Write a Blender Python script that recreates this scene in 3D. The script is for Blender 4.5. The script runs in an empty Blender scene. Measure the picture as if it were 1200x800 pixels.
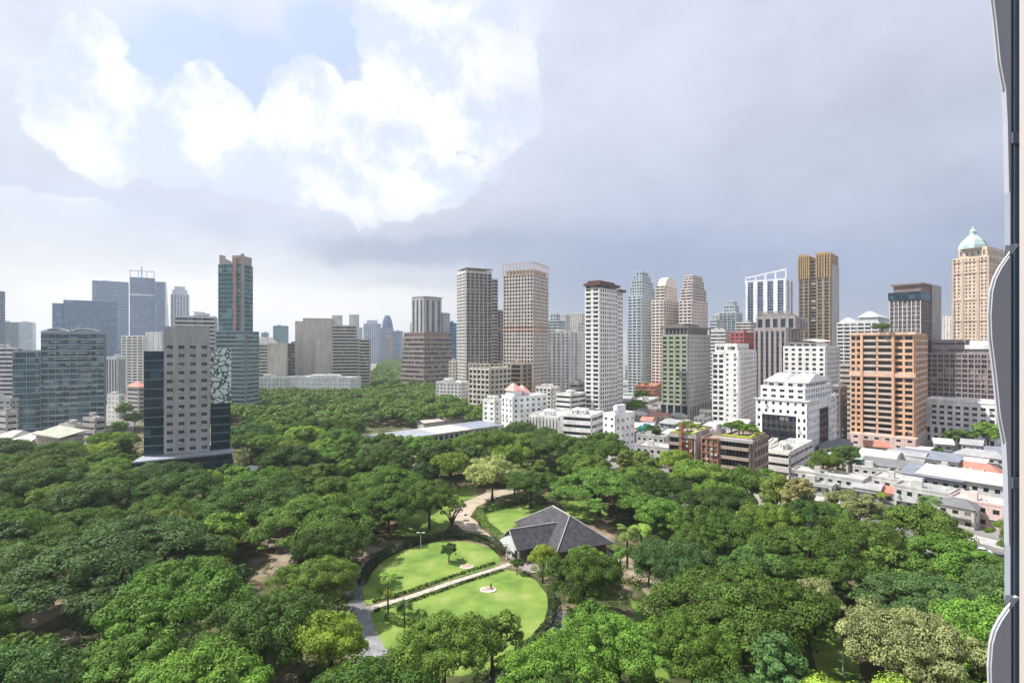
import bpy, math, random
import numpy as np
from mathutils import Matrix, Vector
random.seed(7)
rng = np.random.default_rng(11)
PI = math.pi
F = 640.0; HY = 405.0; EYE = 55.0           # photo focal length (px), horizon row, eye height (m)
scn = bpy.context.scene
COL = scn.collection

def gp(px, py, h=0.0):                       # point at height h seen at px,py
    d = F*(EYE-h)/(py-HY)
    return ((px-600)/F*d, d)
def atd(px, d): return ((px-600)/F*d, d)
def zat(py, d): return EYE + (HY-py)*d/F
def proj(x, y, z): return (600+F*x/y, HY+F*(EYE-z)/y)

# ------------------------------------------------------------ materials
def newmat(name):
    m = bpy.data.materials.new(name); m.use_nodes = True
    nt = m.node_tree; nt.nodes.clear()
    return m, nt, nt.nodes, nt.links
MC = {}
def wallmat(c, rough=0.85, var=0.2, scale=0.35, streak=True):
    key = ('w', c, rough, var, scale)
    if key in MC: return MC[key]
    m, nt, N, L = newmat('render_%d' % len(MC))
    out = N.new('ShaderNodeOutputMaterial'); b = N.new('ShaderNodeBsdfPrincipled')
    b.inputs['Roughness'].default_value = rough
    tc = N.new('ShaderNodeTexCoord')
    mp = N.new('ShaderNodeMapping'); mp.inputs['Scale'].default_value = (1, 1, 0.22)
    L.new(tc.outputs['Object'], mp.inputs[0])
    n1 = N.new('ShaderNodeTexNoise'); n1.inputs['Scale'].default_value = scale; n1.inputs['Detail'].default_value = 6; n1.inputs['Roughness'].default_value = 0.65
    L.new(mp.outputs[0], n1.inputs['Vector'])
    mr = N.new('ShaderNodeMapRange'); mr.inputs[1].default_value = 0.3; mr.inputs[2].default_value = 0.72
    mr.inputs[3].default_value = 1-var*1.6; mr.inputs[4].default_value = 1+var*0.5
    L.new(n1.outputs[0], mr.inputs[0])
    hs = N.new('ShaderNodeMix'); hs.data_type = 'RGBA'; hs.blend_type = 'MULTIPLY'; hs.inputs[0].default_value = 1
    hs.inputs[6].default_value = (*c, 1)
    L.new(mr.outputs[0], hs.inputs[7]); L.new(hs.outputs[2], b.inputs['Base Color'])
    L.new(b.outputs[0], out.inputs[0]); MC[key] = m
    return m
def glassmat(c=(0.03, 0.045, 0.055), metal=0.0, rough=0.12, curtains=0.25, cell=2.6, curt=(0.35, 0.33, 0.3)):
    key = ('g', c, metal, rough, curtains, cell)
    if key in MC: return MC[key]
    m, nt, N, L = newmat('glass_%d' % len(MC))
    out = N.new('ShaderNodeOutputMaterial'); b = N.new('ShaderNodeBsdfPrincipled')
    b.inputs['Roughness'].default_value = rough; b.inputs['Metallic'].default_value = metal; b.inputs['Specular IOR Level'].default_value = .35
    g = N.new('ShaderNodeNewGeometry')
    sn = N.new('ShaderNodeVectorMath'); sn.operation = 'SNAP'; sn.inputs[1].default_value = (cell, cell, 3.2)
    L.new(g.outputs['Position'], sn.inputs[0])
    wn = N.new('ShaderNodeTexWhiteNoise'); L.new(sn.outputs[0], wn.inputs['Vector'])
    cr = N.new('ShaderNodeValToRGB')
    e = cr.color_ramp.elements; e[0].position = 0; e[0].color = (c[0]*.6, c[1]*.6, c[2]*.6, 1)
    e[1].position = 1; e[1].color = (*curt, 1)
    a = cr.color_ramp.elements.new(max(0.05, 1-curtains)); a.color = (c[0]*1.3, c[1]*1.3, c[2]*1.3, 1)
    L.new(wn.outputs[0], cr.inputs[0]); L.new(cr.outputs[0], b.inputs['Base Color'])
    L.new(b.outputs[0], out.inputs[0]); MC[key] = m
    return m
def leafmat(name, transl=0.3, rough=0.55, var=0.45):
    m, nt, N, L = newmat(name)
    out = N.new('ShaderNodeOutputMaterial')
    oi = N.new('ShaderNodeObjectInfo'); tc = N.new('ShaderNodeTexCoord')
    n1 = N.new('ShaderNodeTexNoise'); n1.inputs['Scale'].default_value = 0.35; n1.inputs['Detail'].default_value = 5
    L.new(tc.outputs['Object'], n1.inputs['Vector'])
    n2 = N.new('ShaderNodeTexNoise'); n2.inputs['Scale'].default_value = 2.2; n2.inputs['Detail'].default_value = 2
    L.new(tc.outputs['Object'], n2.inputs['Vector'])
    ad = N.new('ShaderNodeMath'); ad.operation = 'ADD'; L.new(n1.outputs[0], ad.inputs[0]); L.new(n2.outputs[0], ad.inputs[1])
    mr = N.new('ShaderNodeMapRange'); mr.inputs[1].default_value = 0.7; mr.inputs[2].default_value = 1.3
    mr.inputs[3].default_value = 1-var; mr.inputs[4].default_value = 1+var*1.3
    L.new(ad.outputs[0], mr.inputs[0])
    mx = N.new('ShaderNodeMix'); mx.data_type = 'RGBA'; mx.blend_type = 'MULTIPLY'; mx.inputs[0].default_value = 1
    L.new(oi.outputs['Color'], mx.inputs[6]); L.new(mr.outputs[0], mx.inputs[7])
    d = N.new('ShaderNodeBsdfPrincipled'); d.inputs['Roughness'].default_value = rough
    d.inputs['Specular IOR Level'].default_value = 0.12
    t = N.new('ShaderNodeBsdfTranslucent')
    ty = N.new('ShaderNodeMix'); ty.data_type = 'RGBA'; ty.blend_type = 'MULTIPLY'; ty.inputs[0].default_value = 1
    ty.inputs[7].default_value = (1.5, 1.6, 0.6, 1)
    L.new(mx.outputs[2], d.inputs['Base Color']); L.new(mx.outputs[2], ty.inputs[6]); L.new(ty.outputs[2], t.inputs[0])
    ms = N.new('ShaderNodeMixShader'); ms.inputs[0].default_value = transl
    L.new(d.outputs[0], ms.inputs[1]); L.new(t.outputs[0], ms.inputs[2]); L.new(ms.outputs[0], out.inputs[0])
    return m
def groundmat(name, cols, scale, detail=8, rough=0.95, bump=0.0, pos=(0.35, 0.5, 0.65)):
    m, nt, N, L = newmat(name)
    out = N.new('ShaderNodeOutputMaterial'); b = N.new('ShaderNodeBsdfPrincipled'); b.inputs['Roughness'].default_value = rough
    b.inputs['Specular IOR Level'].default_value = 0.2
    tc = N.new('ShaderNodeTexCoord')
    n1 = N.new('ShaderNodeTexNoise'); n1.inputs['Scale'].default_value = scale; n1.inputs['Detail'].default_value = detail; n1.inputs['Roughness'].default_value = 0.62
    L.new(tc.outputs['Object'], n1.inputs['Vector'])
    cr = N.new('ShaderNodeValToRGB'); e = cr.color_ramp.elements
    e[0].position = pos[0]; e[0].color = (*cols[0], 1); e[1].position = pos[-1]; e[1].color = (*cols[-1], 1)
    for k in range(1, len(cols)-1):
        a = e.new(pos[k]); a.color = (*cols[k], 1)
    L.new(n1.outputs[0], cr.inputs[0]); L.new(cr.outputs[0], b.inputs['Base Color'])
    if bump:
        bp = N.new('ShaderNodeBump'); bp.inputs['Distance'].default_value = bump
        n2 = N.new('ShaderNodeTexNoise'); n2.inputs['Scale'].default_value = 3; n2.inputs['Detail'].default_value = 4
        L.new(tc.outputs['Object'], n2.inputs['Vector']); L.new(n2.outputs[0], bp.inputs['Height']); L.new(bp.outputs[0], b.inputs['Normal'])
    L.new(b.outputs[0], out.inputs[0]); return m

# ------------------------------------------------------------ mesh helpers
class MB:
    def __init__(s): s.v = []; s.f = []
    def quad(s, a, b, c, d):
        n = len(s.v); s.v += [a, b, c, d]; s.f.append((n, n+1, n+2, n+3))
    def poly(s, pts):
        n = len(s.v); s.v += list(pts); s.f.append(tuple(range(n, n+len(pts))))
    def box(s, x0, x1, y0, y1, z0, z1):
        n = len(s.v)
        s.v += [(x0,y0,z0),(x1,y0,z0),(x1,y1,z0),(x0,y1,z0),(x0,y0,z1),(x1,y0,z1),(x1,y1,z1),(x0,y1,z1)]
        s.f += [(n,n+3,n+2,n+1),(n+4,n+5,n+6,n+7),(n,n+1,n+5,n+4),(n+1,n+2,n+6,n+5),(n+2,n+3,n+7,n+6),(n+3,n,n+4,n+7)]
    def prism(s, pts, z0, z1):
        n = len(s.v); k = len(pts)
        s.v += [(p[0],p[1],z0) for p in pts]+[(p[0],p[1],z1) for p in pts]
        s.f.append(tuple(range(n+k-1, n-1, -1))); s.f.append(tuple(range(n+k, n+2*k)))
        for i in range(k):
            j = (i+1) % k; s.f.append((n+i, n+j, n+k+j, n+k+i))
    def frust(s, pts0, z0, pts1, z1):
        n = len(s.v); k = len(pts0)
        s.v += [(p[0],p[1],z0) for p in pts0]+[(p[0],p[1],z1) for p in pts1]
        s.f.append(tuple(range(n+k-1, n-1, -1))); s.f.append(tuple(range(n+k, n+2*k)))
        for i in range(k):
            j = (i+1) % k; s.f.append((n+i, n+j, n+k+j, n+k+i))
    def tube(s, pts, rad, k=6):
        n0 = len(s.v); pts = [Vector(p) for p in pts]
        for i, p in enumerate(pts):
            t = (pts[min(i+1, len(pts)-1)]-pts[max(i-1, 0)]).normalized()
            a = t.cross(Vector((0.3, 1, 0.1))).normalized(); b = t.cross(a)
            for j in range(k):
                q = p + (a*math.cos(2*PI*j/k)+b*math.sin(2*PI*j/k))*rad[i]
                s.v.append(tuple(q))
        for i in range(len(pts)-1):
            for j in range(k):
                a = n0+i*k+j; b2 = n0+i*k+(j+1) % k
                s.f.append((a, b2, b2+k, a+k))
        s.f.append(tuple(n0+j for j in range(k-1, -1, -1))); e = n0+(len(pts)-1)*k
        s.f.append(tuple(e+j for j in range(k)))
    def mesh(s, name, m, smooth=False):
        me = bpy.data.meshes.new(name); me.from_pydata(s.v, [], s.f)
        if m: me.materials.append(m)
        if smooth: me.polygons.foreach_set('use_smooth', [True]*len(me.polygons))
        me.update(); return me
def link(name, me, parent=None, loc=(0,0,0), rz=0.0):
    o = bpy.data.objects.new(name, me); COL.objects.link(o)
    o.location = loc; o.rotation_euler = (0, 0, rz)
    if parent: o.parent = parent
    return o
def obj(name, mb, m, parent=None, loc=(0,0,0), rz=0.0, smooth=False):
    return link(name, mb.mesh(name, m, smooth), parent, loc, rz)
def tag(o, label=None, cat=None, group=None, kind=None):
    if label: o['label'] = label
    if cat: o['category'] = cat
    if group: o['group'] = group
    if kind: o['kind'] = kind
    return o
def empty(name, loc, rz=0.0):
    o = bpy.data.objects.new(name, None); COL.objects.link(o); o.empty_display_size = 0.5
    o.location = loc; o.rotation_euler = (0, 0, rz); return o
def struct(name, mb, m):
    return tag(obj(name, mb, m), kind='structure')

# ------------------------------------------------------------ buildings
def G(bw=3.2, fh=3.2, ww=.6, wh=.5, dp=.3, sill=.25, proud=False): return dict(k='grid', bw=bw, fh=fh, ww=ww, wh=wh, dp=dp, sill=sill, proud=proud)
def BD(fh=3.4, wh=.45, dp=.35, mull=0): return dict(k='band', fh=fh, wh=wh, dp=dp, mull=mull)
def BL(fh=3.1, bw=6., solid=True, dp=1.2, ph=1.0, pier=.5): return dict(k='balc', fh=fh, bw=bw, solid=solid, dp=dp, ph=ph, pier=pier)
def CW(fh=3.8, mull=3.0, dp=.12, sp=.35): return dict(k='curt', fh=fh, mull=mull, dp=dp, sp=sp)
def SL(n=5, ww=.6, fh=3.6): return dict(k='slot', n=n, ww=ww, fh=fh)
PL = dict(k='plain')
FOOT = []                                    # footprints (world polygons) used to keep trees out

class Bld:
    def __init__(b, name, label, cat, xl, xc, xr, d, ytop, t, wall=(.6,.6,.58), glass=None, wR=None, wL=None, group=None, H=None):
        b.t = math.radians(t); b.d = d
        cx, cy = atd(xc, d); bl = (xl-600)/F; br = (xr-600)/F
        c, s = math.cos(b.t), math.sin(b.t)
        b.wL = wL if wL else abs((cx-bl*cy)/(c+bl*s))
        q = s-br*c; vis = (br*cy-cx)/q if abs(q) > .02 else 99
        if wR: b.wR = max(6, min(wR, vis)) if (q > 0 and xr > xc+1 and vis > 0) else wR
        else:
            b.wR = (br*cy-cx)/q if abs(q) > .02 else 25
            if b.wR <= 1 or b.wR > 70: b.wR = 25
        b.H = H if H else zat(ytop, d)
        b.root = empty(name, (cx, cy, 0), -b.t); tag(b.root, label, cat, group)
        b.c = (cx, cy); b.wall = MB(); b.wins = []; b.wm = wallmat(wall); b.gm = glass or glassmat()
        b.bal = []; b.bm = b.wm
        FOOT.append((cx, cy, -b.t, b.wL, b.wR))
    def z(b, py): return zat(py, b.d)
    def fb(b, mb, fr, s0, s1, z0, z1, o0, o1):   # face box; fr=(kind, base offset, y or x plane, ...)
        k, pl, a = fr
        if k == 'L': mb.box(a+s0, a+s1, pl-o1, pl-o0, z0, z1)
        else: mb.box(pl+o0, pl+o1, a+s0, a+s1, z0, z1)
    def win(b, fr, s0, s1, z0, z1, o=0.0, gm=None):
        b.wins.append((fr, s0, s1, z0, z1, o, gm or b.gm))
    def face(b, fr, w, z0, z1, st):
        k = st['k']; W = b.wall
        if k == 'plain': return
        h = z1-z0
        if k == 'slot':
            n = st['n']; bw = w/n
            for i in range(n):
                b.win(fr, i*bw+bw*(1-st['ww'])/2, (i+1)*bw-bw*(1-st['ww'])/2, z0+1, z1-2, 0)
            for i in range(n+1):
                c0 = max(0, i*bw-bw*(1-st['ww'])/2); c1 = min(w, i*bw+bw*(1-st['ww'])/2)
                b.fb(W, fr, c0, c1, z0, z1, 0, .9)
            b.fb(W, fr, 0, w, z1-2, z1-.004, 0, .7)
            nf = int(h/st['fh'])
            for j in range(1, nf): b.fb(W, fr, 0, w, z0+j*h/nf-.12, z0+j*h/nf+.12, 0, .15)
            return
        nf = max(1, int(round(h/st['fh']))); fh = h/nf
        if k == 'grid':
            nb = max(1, int(round(w/st['bw']))); bw = w/nb; ww = bw*st['ww']; wh = fh*st['wh']; sl = fh*st['sill']; dp = st['dp']
            for j in range(nf):
                a = z0+j*fh
                for i in range(nb):
                    s = i*bw+(bw-ww)/2
                    b.win(fr, s, s+ww, a+sl, a+sl+wh)
            pd = dp+.12 if st['proud'] else dp-.03
            for i in range(nb+1):
                c0 = max(0, i*bw-(bw-ww)/2); c1 = min(w, i*bw+(bw-ww)/2)
                if i == 0 and fr[0] == 'L': pass
                b.fb(W, fr, c0, c1, z0, z1, 0, pd)
            for j in range(nf+1):
                a = z0+j*fh; c0 = max(z0, a-(fh-sl-wh)); c1 = min(z1, a+sl)
                if c1-c0 > .02: b.fb(W, fr, 0, w, c0+(.002 if j == 0 else 0), c1-(.002 if j == nf else 0), 0, dp)
        elif k == 'band':
            wh = fh*st['wh']; dp = st['dp']
            for j in range(nf):
                a = z0+j*fh+(fh-wh)*.6
                b.win(fr, .2, w-.2, a, a+wh)
            for j in range(nf+1):
                a = z0+j*fh; c0 = max(z0, a-(fh-wh)*.4); c1 = min(z1, a+(fh-wh)*.6)
                b.fb(W, fr, 0, w, c0, c1, 0, dp)
            if st['mull']:
                n = max(1, int(w/st['mull']))
                for i in range(n+1): b.fb(W, fr, max(0, i*w/n-.2), min(w, i*w/n+.2), z0, z1, 0, dp*.7)
            else:
                b.fb(W, fr, 0, .4, z0, z1, 0, dp*.8); b.fb(W, fr, w-.4, w, z0, z1, 0, dp*.8)
        elif k == 'balc':
            nb = max(1, int(round(w/st['bw']))); bw = w/nb
            for j in range(nf):
                a = z0+j*fh
                for i in range(nb): b.win(fr, i*bw+st['pier']/2+.1, (i+1)*bw-st['pier']/2-.1, a+.25, a+fh-.55)
                b.bal.append((fr, w, a, st, nb, bw))
            for i in range(nb+1):
                c0 = max(0, i*bw-st['pier']/2); c1 = min(w, i*bw+st['pier']/2)
                b.fb(W, fr, c0, c1, z0, z1, 0, st['dp']*.85)
            for j in range(1, nf+1): b.fb(W, fr, 0, w, z0+j*fh-.5, z0+j*fh-.01, 0, .25)
        elif k == 'curt':
            sp = fh*st['sp']
            for j in range(nf): b.win(fr, 0.05, w-.05, z0+j*fh+sp/2, z0+(j+1)*fh-sp/2, 0)
            for j in range(nf+1): b.fb(W, fr, 0, w, max(z0, z0+j*fh-sp/2), min(z1, z0+j*fh+sp/2), 0, st['dp'])
            n = max(1, int(w/st['mull']))
            for i in range(n+1): b.fb(W, fr, max(0, i*w/n-.12), min(w, i*w/n+.12), z0, z1, 0, st['dp']+.1)
    def vol(b, x0, x1, y0, y1, z0, z1, fs=PL, ss=PL, para=1.0):   # metres, local: x<=0 left face, y>=0 depth
        W = b.wall
        W.box(x0, x1, y0, y1, z0, z1)
        b.face(('L', y0, x0), x1-x0, z0, z1, fs)
        b.face(('R', x1, y0), y1-y0, z0, z1, ss)
        if b.c[0] < 0 or True:               # rear faces get simple window bands
            pass
        if para:
            W.box(x0-.1, x1+.35, y0-.35, y0, z1+.003, z1+para); W.box(x0-.1, x1+.35, y1-.3, y1, z1+.003, z1+para)
            W.box(x0-.1, x0+.2, y0+.002, y1-.302, z1+.003, z1+para-.004); W.box(x1, x1+.35, y0+.002, y1-.302, z1+.003, z1+para-.004)
    def main(b, fs, ss, z0=0, z1=None, para=1.0, x0=0, x1=1, y0=0, y1=1):   # fractions
        b.vol(-b.wL*(1-x0), -b.wL*(1-x1), b.wR*y0, b.wR*y1, z0, z1 if z1 else b.H, fs, ss, para)
    def part(b, name, mb, m=None, smooth=False): return obj(name, mb, m or b.wm, b.root, smooth=smooth)
    def plant(b, n=2, h=3.5, zt=None, x0=.15, x1=.85):
        zt = zt if zt else b.H; r = random.Random(hash((round(b.c[0]), round(b.c[1]))))
        for i in range(n):
            fx = r.uniform(x0, x1-.25); w = r.uniform(.15, .3)*b.wL; dd = min(b.wR*.5, r.uniform(4, 8)); y = b.wR*r.uniform(.15, .4)
            m = MB(); a = -b.wL*(1-fx); m.box(a, min(a+w, -1), y, y+dd, zt+.01, zt+h*r.uniform(.7, 1.1)); pr_ = b.part('plant_room', m); m = MB(); m.box(a+.6, a+1.6, y-.06, y-.005, zt+.05, zt+2.1); obj('door', m, wallmat((.2,.22,.24)), pr_); m = MB(); m.box(a+2.2, min(a+w, -1)-.4, y-.08, y-.005, zt+1.2, zt+2.0); obj('louvre', m, wallmat((.28,.28,.28)), pr_)
        for i in range(3+n):
            m = MB(); x = -b.wL*r.uniform(x0, x1); y = b.wR*r.uniform(.05, .8); q = r.uniform(.8, 1.5)
            m.box(x-q, x+q, y, y+q, zt+.2, zt+.2+q); m.box(x-q*.7, x-q*.6, y+.1, y+q-.1, zt, zt+.2); m.box(x+q*.6, x+q*.7, y+.1, y+q-.1, zt, zt+.2)
            b.part('rooftop_unit', m, wallmat((.5, .5, .5)))
    def done(b, cap=100):
        b.part('wall', b.wall)
        ctr = []
        for fr, s0, s1, z0, z1, o, gm in b.wins:
            sm = (s0+s1)/2; zc = (z0+z1)/2
            lx, ly = (fr[2]+sm, fr[1]) if fr[0] == 'L' else (fr[1], fr[2]+sm)
            c, s = math.cos(b.t), math.sin(b.t)
            wx = b.c[0]+lx*c+ly*s; wy = b.c[1]-lx*s+ly*c
            dist = math.sqrt(wx*wx+wy*wy+(zc-EYE)**2)
            hid = 1e4 if zc < 13 else 0
            ctr.append((-(s1-s0)*(z1-z0)/dist**2+hid, lx, ly))
        order = sorted(range(len(b.wins)), key=lambda i: ctr[i][0])
        lim = cap if len(order) > cap else len(order)
        cache = {}
        for i in order[:lim]:
            fr, s0, s1, z0, z1, o, gm = b.wins[i]
            key = (fr[0], round(s1-s0, 2), round(z1-z0, 2), gm.name)
            w, h = key[1], key[2]
            if key not in cache:
                m = MB()
                if fr[0] == 'L': m.box(-w/2, w/2, -.06, 0.01, -h/2, h/2)
                else: m.box(-.01, .06, -w/2, w/2, -h/2, h/2)
                cache[key] = m.mesh('window', gm)
            _, lx, ly = ctr[i]
            wo_ = link('window', cache[key], b.root, (lx, ly, (z0+z1)/2))
            if b.d < 430 and w > .5 and h > .5:
                fk = ('f',)+key
                if fk not in cache:
                    m = MB(); t = .07; n_ = max(1, int(round(w/1.3)))
                    for j in range(n_+1):
                        c_ = -w/2+t/2+j*(w-t)/n_
                        m.box(c_-t/2, c_+t/2, -.11, -.065, -h/2, h/2) if fr[0] == 'L' else m.box(.065, .11, c_-t/2, c_+t/2, -h/2, h/2)
                    for zz__ in (-h/2, h/2-t): m.box(-w/2, w/2, -.12, -.062, zz__, zz__+t) if fr[0] == 'L' else m.box(.062, .12, -w/2, w/2, zz__, zz__+t)
                    cache[fk] = m.mesh('frame', wallmat((.4,.4,.4), .5))
                link('frame', cache[fk], wo_)
        if b.d < 430 and len(order) > 12:
            q = random.Random(len(order)); acm = MB(); acm.box(-.45, .45, -.45, .45, -.35, .35); ame = acm.mesh('air_conditioner', wallmat((.5,.5,.48)))
            for i in q.sample(order, min(22, len(order)//4)):
                fr, s0, s1, z0, z1, o, gm = b.wins[i]; sm = s0+.5
                link('air_conditioner', ame, b.root, (fr[2]+sm, fr[1]-.75, z0-.1) if fr[0] == 'L' else (fr[1]+.75, fr[2]+sm, z0-.1))
        rest = {}
        for i in order[lim:]:
            fr, s0, s1, z0, z1, o, gm = b.wins[i]
            m = rest.setdefault(gm.name, (MB(), gm))[0]
            b.fb(m, fr, s0, s1, z0, z1, -.01, .06)
        for m, gm in rest.values():
            o = b.part('window', m, gm); o['kind'] = 'stuff'
        bc = {}; nb_ = 0; restb = MB()
        for fr, w, a, st, nb, bw in sorted(b.bal, key=lambda q: -q[2]):
            def mk(m, z):
                dp = st['dp']
                b.fb(m, fr, 0, w, z-.18, z+.02, .01, dp)
                if st['solid']:
                    for i in range(nb): b.fb(m, fr, i*bw+st['pier']/2+.02, (i+1)*bw-st['pier']/2-.02, z+.021, z+st['ph'], dp-.15, dp-.02)
                else:
                    b.fb(m, fr, 0, w, z+st['ph']-.1, z+st['ph'], dp-.12, dp-.02)
                    n = max(2, int(w/1.2))
                    for i in range(n+1): b.fb(m, fr, max(0, i*w/n-.06), min(w, i*w/n+.06), z+.021, z+st['ph']-.101, dp-.11, dp-.03)
            if nb_ < 100:
                key = (fr, round(w, 2), st['dp'], st['solid'])
                if key not in bc:
                    m = MB(); mk(m, 0); bc[key] = m.mesh('balcony', b.bm)
                link('balcony', bc[key], b.root, (0, 0, a)); nb_ += 1
            else: mk(restb, a)
        if restb.v: b.part('balcony', restb, b.bm)['kind'] = 'stuff'
        return b

BLUE = glassmat((.06, .13, .22), .35, .12, .12, 6, (.25, .38, .5))
PALEBL = glassmat((.16, .24, .33), .35, .15, .2, 6, (.5, .58, .65))
TEAL = glassmat((.02, .1, .11), .3, .12, .25, 4, (.18, .28, .29))
DARK = glassmat((.02, .028, .034), .1, .1, .12, 3, (.25, .25, .24))
DKBL = glassmat((.015, .04, .06), .3, .08, .1, 3, (.08, .15, .19))
STD = glassmat((.02,.03,.035), 0, .14, .2, 2.6, (.22,.21,.19))
MID = glassmat((.035,.045,.052), 0, .2, .3, 2.6, (.3,.29,.27))
BRN = glassmat((.05, .04, .04), .1, .15, .2, 3, (.3, .24, .2))

def simple(label, xl, xc, xr, d, ytop, t, wall, glass, fs, ss=None, name='office_tower', cat='office tower', wR=None, n=2, group=None, H=None, cap=100, para=1.):
    b = Bld(name, label, cat, xl, xc, xr, d, ytop, t, wall, glass, wR=wR, group=group, H=H)
    b.main(fs, ss or fs, para=para); 
    if n: b.plant(n)
    return b.done(cap)

# ---- far left cluster
simple('dark grey slab tower cut by the left edge of the view', -40, 4, 6, 800, 342, -38, (.3,.33,.38), BLUE, CW(4, 3), wR=20)
simple('pale teal glass block at the left edge, left of the green glass block', -30, 21, 30, 1050, 378, -36, (.4,.5,.52), TEAL, CW(4, 4))
simple('plain pale grey-blue block right of the teal one at the far left', 20, 38, 42, 1250, 378, -36, (.55,.6,.65), PALEBL, BD(4, .4))
b = Bld('office_tower', 'low wide blue glass block with ribbed top, left of the taller blue towers', 'office tower', 61, 136, 138, 1000, 354, -34, (.25,.35,.45), BLUE, wR=40)
b.vol(-b.wL, -b.wL*.84, 2, 30, 0, b.z(358), CW(4, 4), PL); b.vol(-b.wL*.83, 0, 0, 40, 0, b.H, CW(4, 5, .3), CW(4, 5)); b.done()
b = simple('flat topped blue glass slab behind the ribbed blue block', 108, 150, 154, 1400, 331, -33, (.3,.42,.55), BLUE, CW(4, 6), wR=40)
b = Bld('office_tower', 'tallest dark blue glass tower with open crown frame and mast', 'office tower', 152, 181, 183, 1300, 326, -31, (.35,.47,.6), BLUE, wR=35)
b.main(CW(4, 7, .4), CW(4, 6), para=0)
m = MB(); zt = b.z(319)
for x in (-b.wL, -b.wL*.66, -b.wL*.33, -1.5): m.box(x, x+1.5, 0, 1.5, b.H, zt)
m.box(-b.wL, 0, 0, 1.5, zt, zt+2); m.box(-b.wL-.4, .4, -.8, 0, b.z(347), b.z(345))
b.part('crown_frame', m, wallmat((.7,.72,.75))); m = MB(); m.box(-b.wL*.55, -b.wL*.5, 5, 6.5, b.H, b.z(313)); b.part('mast', m); b.done()
b = Bld('office_tower', 'blue glass tower with slanted white right edge', 'office tower', 182, 194, 198, 1300, 331, -30, (.3,.42,.55), BLUE, wR=30)
b.main(CW(4, 6), CW(4, 6)); m = MB()
m.frust([(0.4,-.6),(9,-.6),(9,3),(0.4,3)], 60, [(-1.5,-.6),(1.5,-.6),(1.5,3),(-1.5,3)], b.H+2); b.part('edge_fin', m, wallmat((.75,.75,.78))); b.done()
b = Bld('office_tower', 'narrow white and blue vertically striped tower right of the blue towers', 'office tower', 200, 221, 223, 1350, 345, -29, (.7,.72,.75), PALEBL, wR=30)
b.main(SL(6, .5, 8), SL(3, .5, 8), para=0); m = MB()
for k, (q, y0_, y1_) in enumerate(((.08, 345, 340), (.2, 340, 336))): m.box(-b.wL*(1-q), -b.wL*q, 2, 28, b.z(y0_)+.01, b.z(y1_))
b.part('rounded_crown', m); b.done()
# green glass block
b = Bld('office_block', 'wide green glass office block with white curved roof canopies', 'office block', 48, 122, 124, 360, 391, -34, (.3,.38,.4), glassmat((.03,.09,.12), .35, .12, .3, 4, (.22,.3,.33)), wR=30)
b.main(CW(3.6, 3.2, .5, .22), CW(3.6, 3)); b.vol(-b.wL-13, -b.wL-.01, -2, 20, 0, b.z(412), CW(3.6, 5, .15, .1), PL)
r = random.Random(3)
for k in range(60):
    z = r.randrange(3, 17)*3.6; x = -b.wL*r.uniform(.02, .97); q = r.uniform(2, 7)
    m = MB(); m.box(x, min(x+q, 0), -1.1, -.52, z-.35, z+.15); b.part('spandrel_shelf', m, wallmat((.55,.58,.58)))
for x0, x1 in ((-b.wL*1.0, -b.wL*.62), (-b.wL*.6, -b.wL*.1)):
    m = MB(); k = 8
    pr = [(x0+(x1-x0)*i/k, 3.2*math.sin(PI*(.15+.7*i/k))) for i in range(k+1)]
    for i in range(k):
        m.prism([(pr[i][0], 1), (pr[i+1][0], 1), (pr[i+1][0], 22), (pr[i][0], 22)], b.H+pr[i][1]-.3, b.H+pr[i][1]+.3)
    m.box(x0+1, x1-1, 3, 20, b.H, b.H+1.4)
    b.part('roof_canopy', m, wallmat((.8,.8,.78)))
b.done()
simple('white stepped office block left behind the green glass block', -25, 19, 23, 440, 408, 0, (.62,.62,.62), DARK, BD(3.6, .5), name='office_block', cat='office block', wR=20)
simple('grey low block in front of the left edge offices', -30, 13, 20, 330, 468, 0, (.5,.5,.48), MID, G(4, 3.4, .6, .4), name='office_block', cat='low building', wR=15, n=1)
b = Bld('apartment_block', 'white apartment block with stacked balconies and plain white right slab', 'apartment block', 143, 170, 189, 600, 392, 12, (.8,.79,.76), DARK, wR=22)
b.vol(-b.wL, -2, 0, 20, 0, b.H-2, BL(3.1, 6.5, True, 1.4, 1.1, 1.4), PL)
b.vol(-2, 18, 3, 22, 0, b.H+2, G(6, 3.1, .15, .4), G(5, 3.1, .3, .5)); b.done()
simple('small grey and white office block left of the white apartment block', 125, 138, 146, 520, 419, 12, (.6,.62,.63), DARK, SL(4, .6), name='office_block', cat='office block')
simple('low white walled house below the white apartment block', 126, 140, 147, 410, 464, 20, (.75,.73,.68), DARK, G(5, 3.5, .3, .35), name='low_house', cat='house')
# beige low building with green edged roofs at left
b = Bld('low_building', 'beige low hall with green edged pitched roof at left among trees', 'low building', 42, 72, 98, 255, 513, 28, (.45,.38,.33), DARK)
b.vol(-b.wL, 0, 0, b.wR, 0, b.H, PL, G(9, 13, .08, .6), 0)
m = MB(); m.poly([(-b.wL-1, -1, b.H+.2), (.8, -1, b.H+.2), (.8, b.wR+1, b.H+2.4), (-b.wL-1, b.wR+1, b.H+3)]); m.poly([(-b.wL-1, -1, b.H-.2), (-b.wL-1, b.wR+1, b.H+2.6), (.8, b.wR+1, b.H+2), (.8, -1, b.H-.2)])
m.box(-b.wL-1, .8, -1.2, -1.0, b.H-.3, b.H+.3)
b.part('roof', m, wallmat((.34,.35,.28))); m = MB(); m.box(-b.wL*.55, -b.wL*.3, -.1, .05, b.H-12, b.H-3); b.part('glass_strip', m, DKBL); b.done()
b = Bld('low_building', 'cream low building with pale pitched roofs at the left edge', 'low building', -20, 38, 46, 268, 518, 10, (.5,.45,.4), DARK, wR=16)
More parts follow.
